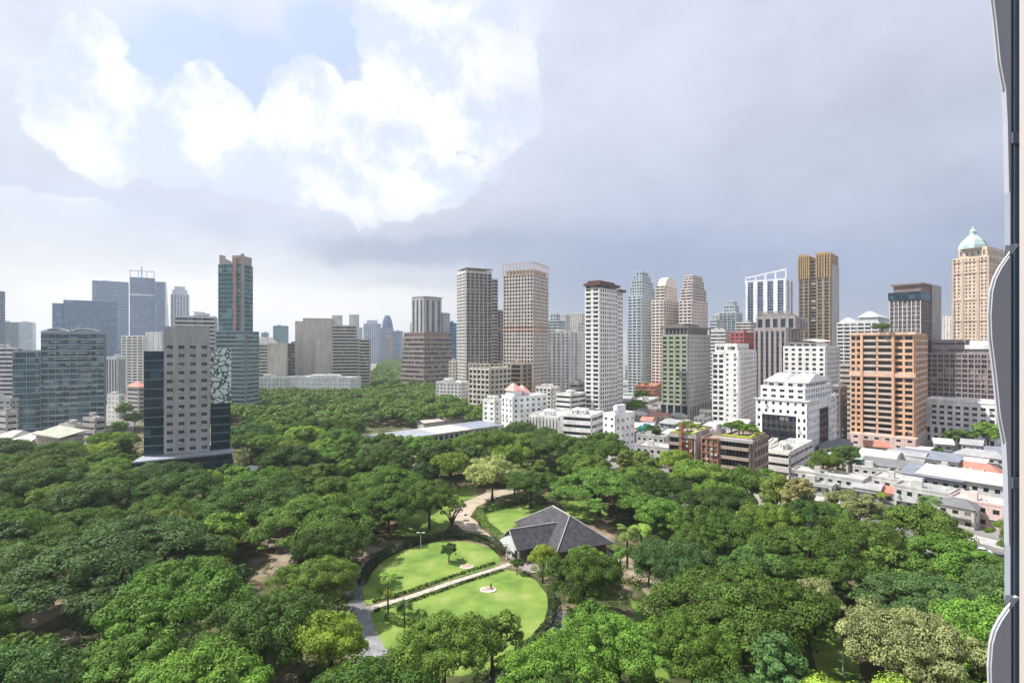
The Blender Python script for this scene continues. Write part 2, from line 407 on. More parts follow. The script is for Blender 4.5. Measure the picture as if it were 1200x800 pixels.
b.vol(-b.wL, 0, 0, 16, 0, b.H, G(6, 3.6, .6, .3), PL, 0)
for x in (-b.wL, -b.wL*.5):
    m = MB(); w_ = b.wL*.5; m.frust([(x, -1.5), (x+w_-.5, -1.5), (x+w_-.5, 17), (x, 17)], b.H+.01, [(x+w_*.5, 8), (x+w_*.9, 8), (x+w_*.9, 9), (x+w_*.5, 9)], b.H+4); b.part('roof', m, wallmat((.52,.5,.46)))
b.done()
for i, (xl, xc, xr, d, yt, lab) in enumerate(((70, 88, 100, 300, 500, 'grey concrete service block behind the beige hall'), (98, 112, 123, 285, 492, 'slotted white car park block right of the beige hall'),
        (150, 163, 172, 440, 455, 'red roofed low house right below the white apartment block'), (0, 8, 20, 300, 485, 'flat roofed white annex at the left edge'))):
    b = Bld('low_house', lab, 'low building', xl, xc, xr, d, yt, 25, (.46,.43,.4), DARK); b.main(BD(3.4, .4), BD(3.4, .4)); 
    if 'red' in lab:
        m = MB(); m.frust([(-b.wL-1,-1),(1,-1),(1,b.wR+1),(-b.wL-1,b.wR+1)], b.H+1.1, [(-b.wL*.6,b.wR*.4),(-b.wL*.4,b.wR*.4),(-b.wL*.4,b.wR*.6),(-b.wL*.6,b.wR*.6)], b.H+5); b.part('roof', m, wallmat((.55,.25,.2)))
    else: b.plant(1)
    b.done()

# ---- grey slab tower with mural
b = Bld('slab_tower', 'grey punched window slab tower with dark glass wings on a wedge podium', 'office tower', 192, 246, 250, 222, 383, -29, (.42,.41,.41), glassmat((.05,.04,.045), 0, .15, .4, 4, (.16,.14,.14)), wR=16)
d_ = b.d; zpod = 12.3; WL = b.wL
b.vol(-b.wL, 0, 0, 16, zpod, zat(402, d_), dict(k='grid', bw=4.3, fh=3.4, ww=.52, wh=.42, dp=.35, sill=.3, proud=False), PL, 0)
b.wall.box(-b.wL-.02, .02, -.38, 16.02, zat(402, d_)+.002, b.H)
gm = wallmat((.05,.08,.1), .3)
b2 = MB(); zl = zat(411, d_+1); zr = zat(409, d_+1)
for (x0, x1, zt) in ((-b.wL*1.42, -b.wL-.03, zl), (.36, b.wL*.47, zr)):
    m = MB(); m.box(x0, x1, 1.2, 14, 12.5, zt); b.part('glass_wing_core', m, gm)
    n = int((zt-zpod)/3.4)
    for j in range(n):
        a = zpod+j*(zt-zpod)/n; m = MB(); m.box(x0+.05, x1-.05, .9, 1.19, a+.35, a+(zt-zpod)/n-.25); b.part('window', m, DKBL)
        if x0 > 0: m = MB(); m.box(x1+.01, x1+.05, 1.3, 13.9, a+.35, a+(zt-zpod)/n-.25); b.part('window', m, DKBL)
        m = MB(); m.box(x0, x1, .7, 1.18, a-.2, a+.2)
        b.part('glazing_bar', m, wallmat((.12,.2,.24), .4))
mm = newmat('mural'); m_, nt, N, L = mm
out = N.new('ShaderNodeOutputMaterial'); bs = N.new('ShaderNodeBsdfPrincipled'); bs.inputs['Roughness'].default_value = .7
tc = N.new('ShaderNodeTexCoord'); vo = N.new('ShaderNodeTexVoronoi'); vo.feature = 'DISTANCE_TO_EDGE'; vo.inputs['Scale'].default_value = .42
ns = N.new('ShaderNodeTexNoise'); ns.inputs['Scale'].default_value = .5; mxv = N.new('ShaderNodeVectorMath'); mxv.operation = 'MULTIPLY_ADD'; mxv.inputs[1].default_value = (2.5,2.5,2.5)
L.new(tc.outputs['Object'], ns.inputs['Vector']); L.new(ns.outputs['Color'], mxv.inputs[0]); L.new(tc.outputs['Object'], mxv.inputs[2]); L.new(mxv.outputs[0], vo.inputs['Vector'])
cr = N.new('ShaderNodeValToRGB'); cr.color_ramp.interpolation = 'CONSTANT'; cr.color_ramp.elements[0].color = (.04,.1,.09,1); cr.color_ramp.elements[1].position = .085; cr.color_ramp.elements[1].color = (.66,.7,.68,1)
L.new(vo.outputs[0], cr.inputs[0]); L.new(cr.outputs[0], bs.inputs['Base Color']); L.new(bs.outputs[0], out.inputs[0])
m = MB(); m.box(.3, WL*.49, .45, .68, zat(473, d_), zr+.5)
b.part('mural_panel', m, m_)
m = MB()      # wedge podium: roof tilts down to a pointed left corner
pod = [(-WL*1.6, -9), (WL*.52, -7.5), (WL*.5, 20), (-WL*1.2, 20)]
m.prism(pod, 0, 9.4); b.part('podium', m, wallmat((.04,.055,.06), .3))
m = MB(); zz = [12.0, 12.4, 12.2, 12.2]
m.poly([(p[0], p[1], q) for p, q in zip(pod, zz)]); m.poly([(p[0], p[1], q-.6) for p, q in reversed(list(zip(pod, zz)))])
for i in range(4):
    p, q = pod[i], pod[(i+1) % 4]; m.quad((p[0],p[1],zz[i]-.6), (q[0],q[1],zz[(i+1)%4]-.6), (q[0],q[1],zz[(i+1)%4]), (p[0],p[1],zz[i]))
b.part('podium_roof', m, wallmat((.3,.32,.36)))
ins = [(p[0]*.985-.3, p[1]*.985+.3) for p in pod]; m = MB()
for i in range(4):
    p, q = ins[i], ins[(i+1) % 4]; m.quad((p[0],p[1],9.3), (q[0],q[1],9.3), (q[0],q[1],zz[(i+1)%4]-.5), (p[0],p[1],zz[i]-.5))
b.part('podium_glazing', m, DKBL)
for j in range(4):
    m = MB(); m.prism([(-WL*1.58, -9.1), (WL*.5, -7.65), (WL*.5, -7.5), (-WL*1.58, -8.95)], .6+j*2.2, 2.0+j*2.2); b.part('podium_window', m, DKBL)
m = MB()
for k in range(9): m.box(-b.wL*1.0+k*2.6-1, -b.wL+k*2.6+.8, -.42, -.39, 0, .1)
b.done()
# banded white tower and teal crown tower behind
b = Bld('hotel_tower', 'tall teal glass tower with pointed notched crown and brown shaft', 'tower', 256, 282, 296, 420, 309, 8, (.3,.36,.38), glassmat((.02,.12,.14), .4, .1, .15, 4, (.2,.34,.36)), wR=26)
zm = b.z(388)
b.vol(-b.wL, 4, 0, b.wR, 0, b.z(478), CW(3.6, 3), CW(3.6, 3), 0)
b.vol(-b.wL-1, 5, -1, b.wR, b.z(478), zm, BD(3.2, .5, .8), BD(3.2, .5, .8), 0)
b.vol(-b.wL, 0, 0, b.wR, zm, b.H, CW(3.4, 4.5, .2, .16), CW(3.4, 4, .2, .2), 0)
m = MB(); m.box(-b.wL*.3, -b.wL*.16, -1.2, 3, zm, b.z(302)); b.part('brown_shaft', m, wallmat((.45,.28,.22)))
m = MB()
m.prism([(-b.wL*.98, .5), (-b.wL*.9, .5), (-b.wL*.9, 6), (-b.wL*.98, 6)], b.H, b.z(298))
m.v += [(-b.wL*.9, .5, b.H), (-b.wL*.45, .5, b.H), (-b.wL*.9, .5, b.z(300)), (-b.wL*.45, .5, b.z(306)), (-b.wL*.9, 2, b.H), (-b.wL*.45, 2, b.H), (-b.wL*.9, 2, b.z(300)), (-b.wL*.45, 2, b.z(306))]
k = len(m.v)-8; m.f += [(k,k+1,k+3,k+2), (k+5,k+4,k+6,k+7), (k+2,k+3,k+7,k+6), (k+1,k+5,k+7,k+3), (k,k+2,k+6,k+4)]
m.box(-b.wL*.4, 0, .5, 14, b.H, b.z(299)); m.box(.01, 1.5, .3, 2.4, zm, b.z(297))
b.part('crown', m, wallmat((.42,.38,.35))); b.done()
b = Bld('office_tower', 'white banded mid rise tower behind the grey slab tower', 'office tower', 205, 252, 256, 460, 372, -25, (.62,.63,.63), MID, wR=25)
b.main(BD(3.4, .5, .9, 8), BD(3.4, .5, .6)); b.plant(3, 5); b.done()
# ---- centre left
b = Bld('office_block', 'beige office block with louvred left half and stepped white roof', 'office block', 296, 335, 340, 600, 404, -20, (.6,.56,.5), DARK, wR=40)
b.vol(-b.wL, -b.wL*.55, 0, 40, 0, b.H, BD(3.6, .45), PL); b.vol(-b.wL*.549, 0, -.6, 40, 0, b.H+1, PL, PL)
m = MB(); 
for k in range(3): m.box(-b.wL*(.95-.06*k), -b.wL*(.3+.08*k), 3+k*2, 30, b.H+1+k*2.6, b.H+1+(k+1)*2.6-.2)
b.part('stepped_roof', m, wallmat((.75,.75,.73))); b.done()
b = simple('long low white office wing left part under the beige block', 296, 336, 338, 570, 443, 4, (.72,.73,.73), DARK, G(4, 4.2, .3, .35), name='office_block', cat='low block', wR=30)
b = simple('long low white office wing with rows of tiny windows in front of the beige slab', 337, 412, 423, 560, 443, 14, (.72,.74,.75), MID, G(3.6, 4.5, .3, .25), name='office_block', cat='low block')
b = simple('dark glass office block between the two beige blocks', 337, 351, 355, 700, 403, 5, (.12,.12,.13), DARK, CW(4, 4, .2), name='office_block', cat='office block', wR=30)
b = Bld('office_slab', 'windowless beige slab joined to louvred white wings with rooftop boxes', 'office block', 355, 389, 392, 640, 374, -14, (.55,.52,.47), DARK, wR=35)
b.main(PL, PL); b.vol(-b.wL-9, -b.wL-.02, 3, 30, 0, b.H-3, PL, PL, .5)
z2 = b.z(382); b.vol(.4, b.wL*.85, -2, 30, 0, z2, BD(3.7, .5, .6), BD(3.7, .5), 1)
b.vol(-b.wL*.55, b.wL*.03, -7.5, -.7, 0, b.z(397), PL, PL); b.vol(b.wL*.035, b.wL*.95, -9, -2.7, 0, b.z(397), BD(3.7, .5, .6), BD(3.7, .5, .6))
b.vol(b.wL*.96, b.wL*1.35, -8.5, 20, 0, b.z(398), BD(3.7, .5, .6), BD(3.7, .5, .6))
for x0, x1, yt in ((.0, .35, 369), (.6, .95, 368)):
    m = MB(); m.box(b.wL*x0, b.wL*x1, 4, 14, z2, b.z(yt)); b.part('rooftop_box', m, wallmat((.62,.62,.6)))
b.done()
simple('teal glass far tower left of the beige slab', 320, 335, 338, 1500, 382, 3, (.2,.3,.36), TEAL, CW(4, 6), wR=30, cap=40)
simple('small stepped dark far tower at the left of the teal far tower', 306, 312, 315, 1600, 390, 3, (.3,.34,.4), BLUE, CW(4, 6), wR=20, cap=30)
simple('slim pale far tower with dark cap right of the rooftop boxes', 415, 422, 425, 1500, 384, 3, (.55,.6,.68), PALEBL, BD(4, .5), wR=20, cap=40)
b = Bld('office_tower', 'pale blue grey far tower with stepped flat top in the middle', 'office tower', 426, 443, 446, 1700, 379, 3, (.45,.5,.6), PALEBL, wR=30)
b.main(SL(7, .5, 8), SL(3), para=0); b.vol(-b.wL*.8, -b.wL*.2, 4, 24, b.H, b.z(375), PL, PL, 0); b.done()
b = Bld('far_tower', 'pointed oval glass far tower beside the pale blue grey one', 'office tower', 446, 459, 461, 1900, 384, 3, (.35,.4,.5), BLUE, wR=30)
b.main(CW(5, 8, .3), CW(5, 8, .3), para=0)
m = MB(); k = 14; prev = None
for i in range(9):
    a = i/8; rr = math.cos(a*PI*.5)**.6*b.wL*.5; ring = [(-b.wL/2+rr*math.cos(2*PI*q/k), 15+rr*.6*math.sin(2*PI*q/k)) for q in range(k)]; zz_ = b.H+a*(b.z(367)-b.H)
    if prev and rr > .1: m.frust(prev[0], prev[1], ring, zz_)
    prev = (ring, zz_)
b.part('domed_top', m, BLUE); b.done()
simple('brown and white far tower in front of the oval glass tower', 452, 458, 461, 1600, 394, 3, (.5,.42,.4), MID, SL(3, .5), wR=20, cap=40)
simple('blue grey far block right of the oval glass tower', 459, 469, 474, 1800, 388, 6, (.35,.4,.5), BLUE, CW(4, 6), wR=30, cap=40)
# flared brown building
b = Bld('office_tower', 'brown banded tower flaring at its base with a narrower white tower on top', 'office tower', 473, 497, 529, 640, 390, 38, (.3,.21,.18), MID)
zb = b.z(443); n = 13; W_ = b.wall
def flare(z): return 1+.16*max(0, (1-(z/b.H)))**2.0
for j in range(n+1):
    z = b.H*j/n; f = flare(z)*b.wL-b.wL; q0, q1 = -b.wL-f, f
    m = MB(); m.box(q0, f, -f, b.wR+f, z-1.15, z+1.15); b.part('floor_band', m, wallmat((.33,.27,.24)) if j < n else wallmat((.25,.19,.17)))
    if j < n:
        f2 = f-.6; m = MB(); m.box(-b.wL-f2, f2, -f2, b.wR+f2, z+1.16, z+b.H/n-1.16); b.part('window_band', m, MID)
        m = MB()
        for i in range(10):
            m.box(-b.wL-f+i*(b.wL+2*f)/9-.15, -b.wL-f+i*(b.wL+2*f)/9+.15, -f+.1, -f+.55, z+1.17, z+b.H/n-1.17)
            m.box(f-.55, f-.1, -f+i*(b.wR+2*f)/9-.2, -f+i*(b.wR+2*f)/9+.2, z+1.17, z+b.H/n-1.17)
        b.part('mullion', m)
W_.box(-b.wL*.9, -.5, .5, b.wR*.9, 2, b.H)
b2 = b; wm0 = b.wm
b.done()
b = Bld('hotel_tower', 'narrow white and blue glass tower rising above the flared brown block', 'tower', 483, 497, 517, 655, 349, 38, (.5,.47,.45), BLUE)
z0_ = zat(389, 650)
b.vol(-b.wL, 0, 0, b.wR, z0_, b.H, SL(3, .5, 3.5), SL(3, .45, 3.5), 1.5); b.vol(-b.wL*.7, 3, b.wR+.01, b.wR+12, z0_, b.z(366), G(3.5, 3.4, .6, .5), G(3.5, 3.4, .6, .5), 1)
m = MB(); m.box(-b.wL-.5, 2.5, -1, b.wR*1.05, b.H+1.5, b.H+2.3); b.part('roof_cap', m); b.vol(-b.wL-10, -b.wL-.1, 6, 20, z0_, b.z(378), G(3.5, 3.4), PL, 1); b.done()
simple('blue glass block peeping between the flared building and dark tower', 524, 529, 535, 700, 379, 20, (.1,.25,.4), BLUE, CW(4, 4), wR=20, name='office_block', cat='office block')
simple('small white low block at the foot of the dark grey tower', 526, 534, 539, 560, 424, 25, (.65,.6,.52), MID, G(3.4, 3.2), name='apartment_block', cat='low block', n=1)
# dark grey tower 535-588
b = Bld('residential_tower', 'dark grey residential tower with fine white grid left of the beige tower', 'residential tower', 536, 546, 576, 540, 319, 62, (.55,.53,.52), DARK)
b.vol(-b.wL, 0, 0, b.wR, 0, b.H, G(3.6, 3.3, .7, .62, .5, .2), BL(3.3, 4.6, False, 1.2, 1.1, .7), 2)
m = MB()
for i in range(11): m.box(.1, 1.4, i*b.wR/10-.3, i*b.wR/10+.3, b.H+2, b.H+4.2)
m.box(-b.wL, 1.4, -.5, b.wR, b.H+4.2, b.H+4.8); b.part('crown_frame', m, wallmat((.4,.33,.28)))
b.vol(-b.wL, -4, b.wR+.02, b.wR+9, 0, b.z(325), PL, CW(3.3, 3, .3), 1)
b.vol(-b.wL, -8, b.wR+9.05, b.wR+20, 0, b.z(362), PL, BL(3.3, 5, False), 1); b.done()
# beige gridded tower 590-642
b = Bld('residential_tower', 'tall beige gridded tower with open crown and orange mid storey band', 'residential tower', 590, 625, 642, 480, 321, 26, (.66,.59,.54), DARK)
zo = b.z(386); zo2 = b.z(381)
b.vol(-b.wL, 0, 0, b.wR, 0, zo, G(3.0, 3.3, .66, .66, .6, .2), G(3.2, 3.3, .66, .66, .6, .2), 0)
b.vol(-b.wL, 0, 0, b.wR, zo, zo2, G(3.0, 3.8, .7, .6, .5, .2), G(3.2, 3.8, .6, .6), 0)
m = MB(); m.box(-b.wL-.3, .9, -.9, b.wR, zo-.6, zo+.6); m.box(-b.wL-.3, .9, -.9, b.wR, zo2-.6, zo2+.2); b.part('orange_band', m, wallmat((.68,.42,.3)))
b.vol(-b.wL, 0, 0, b.wR, zo2, b.H, G(3.0, 3.3, .66, .66, .6, .2), G(3.2, 3.3, .66, .66, .6, .2), 0)
m = MB(); zt = b.z(307)
for i in range(10):
    x = -b.wL+i*b.wL/9; m.box(x-.35, x+.35, -.5, .2, b.H, zt)
for i in range(1, 8):
    y = i*b.wR/7; m.box(-.2, .5, y-.35, y+.35, b.H, zt)
for z in (b.H+4, zt-.3): m.box(-b.wL-.35, .55, -.55, .25, z-.3, z+.3); m.box(-.25, .55, .251, b.wR, z-.3, z+.3)
m.box(-b.wL+1, -1, 1, b.wR-1, b.H, b.H+4.5); b.part('crown_frame', m, wallmat((.6,.46,.38))); b.done()
# beige midrise with roof garden 550-597
b = Bld('apartment_block', 'beige gridded mid rise with trees on its open rooftop frame', 'apartment block', 550, 574, 598, 400, 433, 40, (.55,.5,.44), DARK)
b.main(G(4.4, 3.8, .72, .66, .8, .17), G(4.4, 3.8, .72, .66, .8, .17), para=1.2)
m = MB()
for i in range(6):
    m.box(-b.wL*i/5-.3, -b.wL*i/5+.3, -.8, -.2, b.H+1.2, b.z(427)); m.box(.2, .8, b.wR*i/5-.3, b.wR*i/5+.3, b.H+1.2, b.z(427))
m.box(-b.wL-.3, .9, -.9, -.1, b.z(427), b.z(427)+.6); m.box(.1, .9, -.09, b.wR, b.z(427), b.z(427)+.6); b.part('roof_frame', m); RG1 = b; b.done()
simple('open dark fronted beige block between roof garden block and gridded tower', 596, 611, 622, 440, 427, 26, (.5,.4,.33), DARK, BL(3.6, 9, False, 1.5), name='apartment_block', cat='apartment block')
# white with pink roofs 565-640
b = Bld('apartment_block', 'white apartment block with small pink pitched roofs above the park trees', 'apartment block', 588, 601, 641, 335, 466, 55, (.8,.81,.8), MID)
b.main(G(4.5, 3.2, .4, .42), G(4.2, 3.2, .42, .42, .3)); 
for (y0, y1, h) in ((.05, .3, 5), (.34, .5, 3.4)):
    m = MB(); Y0, Y1 = b.wR*y0, b.wR*y1; m.box(-b.wL*.8, -1, Y0, Y1, b.H, b.H+h-1); b.part('attic', m)
    m = MB(); m.frust([(-b.wL*.85, Y0-.8), (-.2, Y0-.8), (-.2, Y1+.8), (-b.wL*.85, Y1+.8)], b.H+h-.98, [(-b.wL*.6, (Y0+Y1)/2-.2), (-b.wL*.4, (Y0+Y1)/2-.2), (-b.wL*.4, (Y0+Y1)/2+.2), (-b.wL*.6, (Y0+Y1)/2+.2)], b.H+h+3.4); b.part('roof', m, wallmat((.7,.36,.32)))
b.done()
simple('low white block with plain wall left of the pink roofed apartments', 566, 580, 590, 350, 470, 40, (.76,.76,.72), MID, G(4.5, 3.2, .4, .42), name='apartment_block', cat='apartment block', n=2)
simple('low white block above the trees left of the roof garden block', 511, 541, 551, 480, 449, 22, (.74,.74,.72), DARK, G(3.6, 3.3, .5, .4), name='apartment_block', cat='low block', n=3)
# 645-685 white apartments
b = Bld('apartment_block', 'white apartment wall dotted with dark windows behind the white brown capped tower', 'apartment block', 642, 688, 692, 560, 390, 8, (.76,.75,.73), DARK, wR=20)
b.main(G(4.6, 3.2, .42, .5, .5), G(4, 3.2)); b.plant(3, 4)
for x in (.18, .42, .66, .9):
    m = MB(); m.box(-b.wL*x-1.4, -b.wL*x+1.4, -1.3, -.55, 0, b.H+3); b.part('stair_fin', m)
b.done()
b = Bld('apartment_block', 'stepped teal and white tower top behind the white apartment wall', 'apartment block', 641, 655, 662, 640, 376, 25, (.5,.55,.55), TEAL)
b.main(BD(3.4, .5, .6, 5), BD(3.4, .5, .6, 5)); b.vol(-b.wL*.8, -b.wL*.3, 3, 15, b.H, b.z(368), G(), G()); b.done()
simple('hazy dark blue far tower above the white apartment wall', 656, 668, 677, 1300, 370, 25, (.28,.33,.42), BLUE, CW(4, 6), cap=40)
simple('cream small tower top with blue edge just left of the white capped tower', 678, 684, 688, 620, 378, 20, (.6,.58,.52), MID, G(), wR=15, n=0)
# white tower 686-735
b = Bld('residential_tower', 'slender white tower with dark brown overhanging roof caps', 'residential tower', 686, 703, 723, 390, 337, 38, (.82,.81,.79), MID)
b.vol(-b.wL, 0, 0, b.wR, 0, b.H, BL(3.25, 5.5, True, 1.0, 1.0, 1.8), G(3.1, 3.25, .58, .6, .35, .2), 0)
b.vol(-b.wL+4, -1.5, b.wR+.02, b.wR+12, 0, b.z(338), PL, G(3.0, 3.25, .6, .6, .35, .2), 0)
m = MB(); m.box(-b.wL+.3, -.3, .3, b.wR-.3, b.H, b.z(334)); b.part('crown_glazing', m, MID)
m = MB(); m.prism([(-b.wL-1.5, -.5), (-b.wL+1, -2), (1.5, -2), (2.2, -.5), (2.2, b.wR+1), (-b.wL-1.5, b.wR+1)], b.z(334), b.z(331)); m.prism([(-b.wL+1, 1), (-1, 1), (-1, b.wR-2), (-b.wL+1, b.wR-2)], b.z(331)+.01, b.z(328)); b.part('roof_cap', m, wallmat((.12,.055,.05)))
m = MB(); m.box(-b.wL+3, 1, b.wR+2.5, b.wR+13.5, b.z(338)+.01, b.z(335)); b.part('roof_cap', m, wallmat((.1,.06,.06))); b.done()
# low whites in front
b = Bld('office_block', 'white banded low office with dark ribbon windows in front of the white tower', 'office block', 660, 693, 707, 300, 488, 28, (.82,.81,.79), DARK)
b.main(BD(3.6, .45, .6, 9), BD(3.6, .45, .6, 9)); b.plant(3, 3); b.done()
b = Bld('apartment_block', 'white narrow block with cluttered rooftop right of the banded white office', 'apartment block', 707, 721, 743, 272, 487, 48, (.84,.84,.84), MID)
b.main(G(3.4, 3.6, .4, .36), G(4.2, 3.8, .34, .3)); b.plant(3, 4.5); b.done()
simple('low white hall with tall slit windows left of the banded office', 620, 655, 668, 315, 489, 22, (.78,.77,.74), DARK, SL(9, .35, 9), name='low_building', cat='low building', n=2)
simple('small white office with cream penthouse behind the banded office', 652, 669, 686, 380, 463, 40, (.76,.74,.7), DARK, BD(3.4, .45, .5, 8), name='office_block', cat='low block')
simple('row of white arched balconies left of the cream penthouse office', 628, 646, 655, 420, 455, 30, (.7,.68,.64), DARK, G(3.4, 3.4, .6, .6, .7), name='apartment_block', cat='low block')
simple('dark grey flat block tucked behind the cream penthouse office', 668, 678, 689, 430, 450, 30, (.2,.19,.19), DARK, BD(), name='low_building', cat='low block')
# teal stepped tower 735-768
b = Bld('residential_tower', 'pale blue green stepped tower with narrow glassy top right of the white tower', 'residential tower', 736, 752, 769, 590, 340, 36, (.55,.62,.64), glassmat((.1,.16,.2), .2, .15, .2, 3, (.4,.45,.48)))
b.vol(-b.wL, 0, 0, b.wR, 0, b.H-6, BL(3.2, 5, True, 1.3, 1.0, 1.2), BL(3.2, 5, True, 1.3, 1.0, 1.2), 1)
q = (.08, .16, .26, .36); zs = [b.H-6, b.z(336), b.z(328), b.z(322), b.z(317)]
for i in range(4): b.vol(-b.wL*(1-q[i]), -b.wL*q[i]*.6, b.wR*q[i]*.6, b.wR*(1-q[i]), zs[i], zs[i+1], G(3, 3.2, .75, .7, .3, .15), G(3, 3.2, .75, .7, .3, .15), .6)
b.vol(-b.wL-4, 4, -3, b.wR+8, 0, b.z(462), BD(4, .4), BD(4, .4)); b.done()
# pink towers
b = Bld('residential_tower', 'pinkish cream stepped tower with round arched top', 'residential tower', 764, 778, 797, 560, 352, 42, (.74,.66,.6), MID)
b.main(BL(3.2, 4.5, True, 1.3, 1.1, 1.0), BL(3.2, 4.5, True, 1.3, 1.1, 1.0)); b.vol(-b.wL*.8, -b.wL*.05, b.wR*.1, b.wR*.85, b.H, b.z(334), BL(3.2, 5, True), G(3.5, 3.2, .4, .5), 0)
m = MB(); k = 10; x0, x1 = b.wR*.15, b.wR*.8; zz0, zz1 = b.z(334), b.z(323)
prof = [(x0+(x1-x0)*(1-math.cos(PI*i/k))/2, zz0+(zz1-zz0)*math.sin(PI*i/k)) for i in range(k+1)]
n0 = len(m.v); 
for p in prof: m.v.append((-b.wL*.72, p[0], p[1]))
for p in prof: m.v.append((-b.wL*.08, p[0], p[1]))
m.f.append(tuple(range(n0, n0+k+1))[::1]); m.f.append(tuple(range(n0+2*k+1, n0+k, -1)))
for i in range(k): m.f.append((n0+i+1, n0+i, n0+k+1+i, n0+k+2+i))
b.part('arched_top', m, wallmat((.75,.66,.58))); b.done()
b = Bld('residential_tower', 'pinkish cream tower with flat stepped top, right twin of the arched one', 'residential tower', 796, 811, 829, 545, 352, 42, (.7,.62,.58), MID)
b.main(BL(3.2, 4.5, True, 1.3, 1.1, 1.0), G(3.2, 3.2, .5, .55, .5)); 
for i, (q, a, c) in enumerate(((.1, 352, 338), (.2, 338, 328), (.28, 328, 322))): b.vol(-b.wL*(1-q), -b.wL*q*.5, b.wR*q*.5, b.wR*(1-q), b.z(a), b.z(c), BL(3.2, 5, True), BL(3.2, 5), .8)
b.done()
# green grey building 775-832
b = Bld('residential_tower', 'grey residential tower with green stripes and dark colonnaded roof terrace', 'residential tower', 776, 806, 832, 415, 393, 38, (.37,.36,.35), DARK)
b.vol(-b.wL, 0, 0, b.wR, b.z(474), b.H, G(5.2, 3.5, .62, .55, .9, .2), G(4.2, 3.5, .4, .42, .5, .25), 1)
b.vol(-b.wL-1, 1, -1, b.wR, 0, b.z(474), G(6, 10, .75, .8, .6, .1), G(6, 10, .5, .7, .5, .15), 0)
nbg = max(1, int(round(b.wL/5.2))); m = MB()
for i in range(nbg): x = -b.wL+i*b.wL/nbg; m.box(x-.95 if i else x, x+.95, -1.06, -.93, b.z(474), b.H-.1)
b.part('green_pilaster', m, wallmat((.3,.4,.2)))
m = MB(); 
for i in range(8): m.box(-b.wL*i/7-.4, -b.wL*i/7+.4, -.5, .3, b.H+1, b.z(384)); 
for i in range(1, 7): m.box(-.3, .5, b.wR*i/6-.4, b.wR*i/6+.4, b.H+1, b.z(384))
m.box(-b.wL-.8, 1, -1.2, b.wR, b.z(384), b.z(382)); m.box(-b.wL*.8, -b.wL*.2, 3, b.wR*.7, b.z(382), b.z(379)); m.box(-b.wL+2, -2, 2, b.wR-2, b.H, b.z(384)); b.part('roof_terrace', m, wallmat((.2,.19,.18))); b.done()
# orange low building behind left of it
b = simple('orange and brown low block with rooftop planting beside the green grey tower', 744, 767, 776, 520, 453, 25, (.5,.2,.12), MID, BD(3.4, .4, .3, 6), name='office_block', cat='low block', n=1)
# white 835-885
b = Bld('residential_tower', 'bright white apartment tower with dark window bays left of centre right', 'residential tower', 835, 866, 885, 365, 414, 34, (.85,.84,.81), MID)
b.label = None
b.vol(-b.wL, -b.wL*.55, 0, b.wR, 0, b.H, G(4, 3.5, .74, .62, .6, .2), PL, 0); b.vol(-b.wL*.549, 0, -1.2, b.wR, 0, b.H+1.0, G(4.2, 3.5, .3, .4, .4), BL(3.5, 6, True, 1.2, 1, 2.4), 1)
b.vol(-b.wL*.93, -b.wL*.1, 2, b.wR*.7, b.H+1.01, b.z(404), G(6, 5, .7, .5), G(6, 5, .3, .4), 1); b.root['label'] = 'bright white apartment tower with dark window bays right of the green grey tower'; b.done()
# teal framed 843-880
b = Bld('residential_tower', 'pale teal framed stepped tower behind the white apartment tower', 'residential tower', 843, 862, 882, 650, 366, 38, (.6,.66,.66), PALEBL)
b.main(BL(3.3, 5, False, 1.3), BL(3.3, 5, False, 1.3)); b.vol(-b.wL*.75, -b.wL*.1, b.wR*.1, b.wR*.8, b.H, b.z(358), G(3, 3.3, .8, .7), G(3, 3.3, .8, .7)); b.vol(-b.wL*.55, -b.wL*.15, b.wR*.15, b.wR*.6, b.z(358), b.z(353), G(3, 3.3, .8, .7), G(3, 3.3, .8, .7)); b.done()
simple('white hip roofed tower behind the red brick block', 831, 850, 859, 500, 388, 34, (.66,.68,.67), MID, BD(3.3, .45, .6, 5), ss=BD(3.3, .45), name='residential_tower', cat='residential tower')
simple('red brick coloured block left of the brown striped office', 856, 872, 884, 480, 390, 40, (.38,.1,.09), DARK, G(3.5, 3.4, .5, .5), name='office_block', cat='office block')
# blue white 873-928
b = Bld('office_tower', 'white office tower with tall blue glass strips and slanted roofline', 'office tower', 874, 921, 929, 700, 326, 40, (.82,.83,.85), glassmat((.06,.09,.16), .35, .1, .15, 8, (.15,.2,.3)))
b.vol(-b.wL, 0, 0, b.wR, 0, b.H, SL(4, .58, 3.7), SL(2, .5, 3.7), 0)
m = MB()
for i in range(5): m.box(-b.wL*i/4-.9, -b.wL*i/4+.9, -.7, 1.4, b.H-3, b.z(323)+(4-i)*1.6)
n0 = len(m.v)
m.v += [(-b.wL-1, -1, b.z(323)), (1, -1, b.z(316)), (1, 3, b.z(316)), (-b.wL-1, 3, b.z(323))]; m.v += [(v[0], v[1], v[2]+1.5) for v in m.v[n0:n0+4]]
m.f += [(n0+3,n0+2,n0+1,n0), (n0+4,n0+5,n0+6,n0+7), (n0,n0+1,n0+5,n0+4), (n0+1,n0+2,n0+6,n0+5), (n0+2,n0+3,n0+7,n0+6), (n0+3,n0,n0+4,n0+7)]
b.part('slanted_crown', m); b.done()
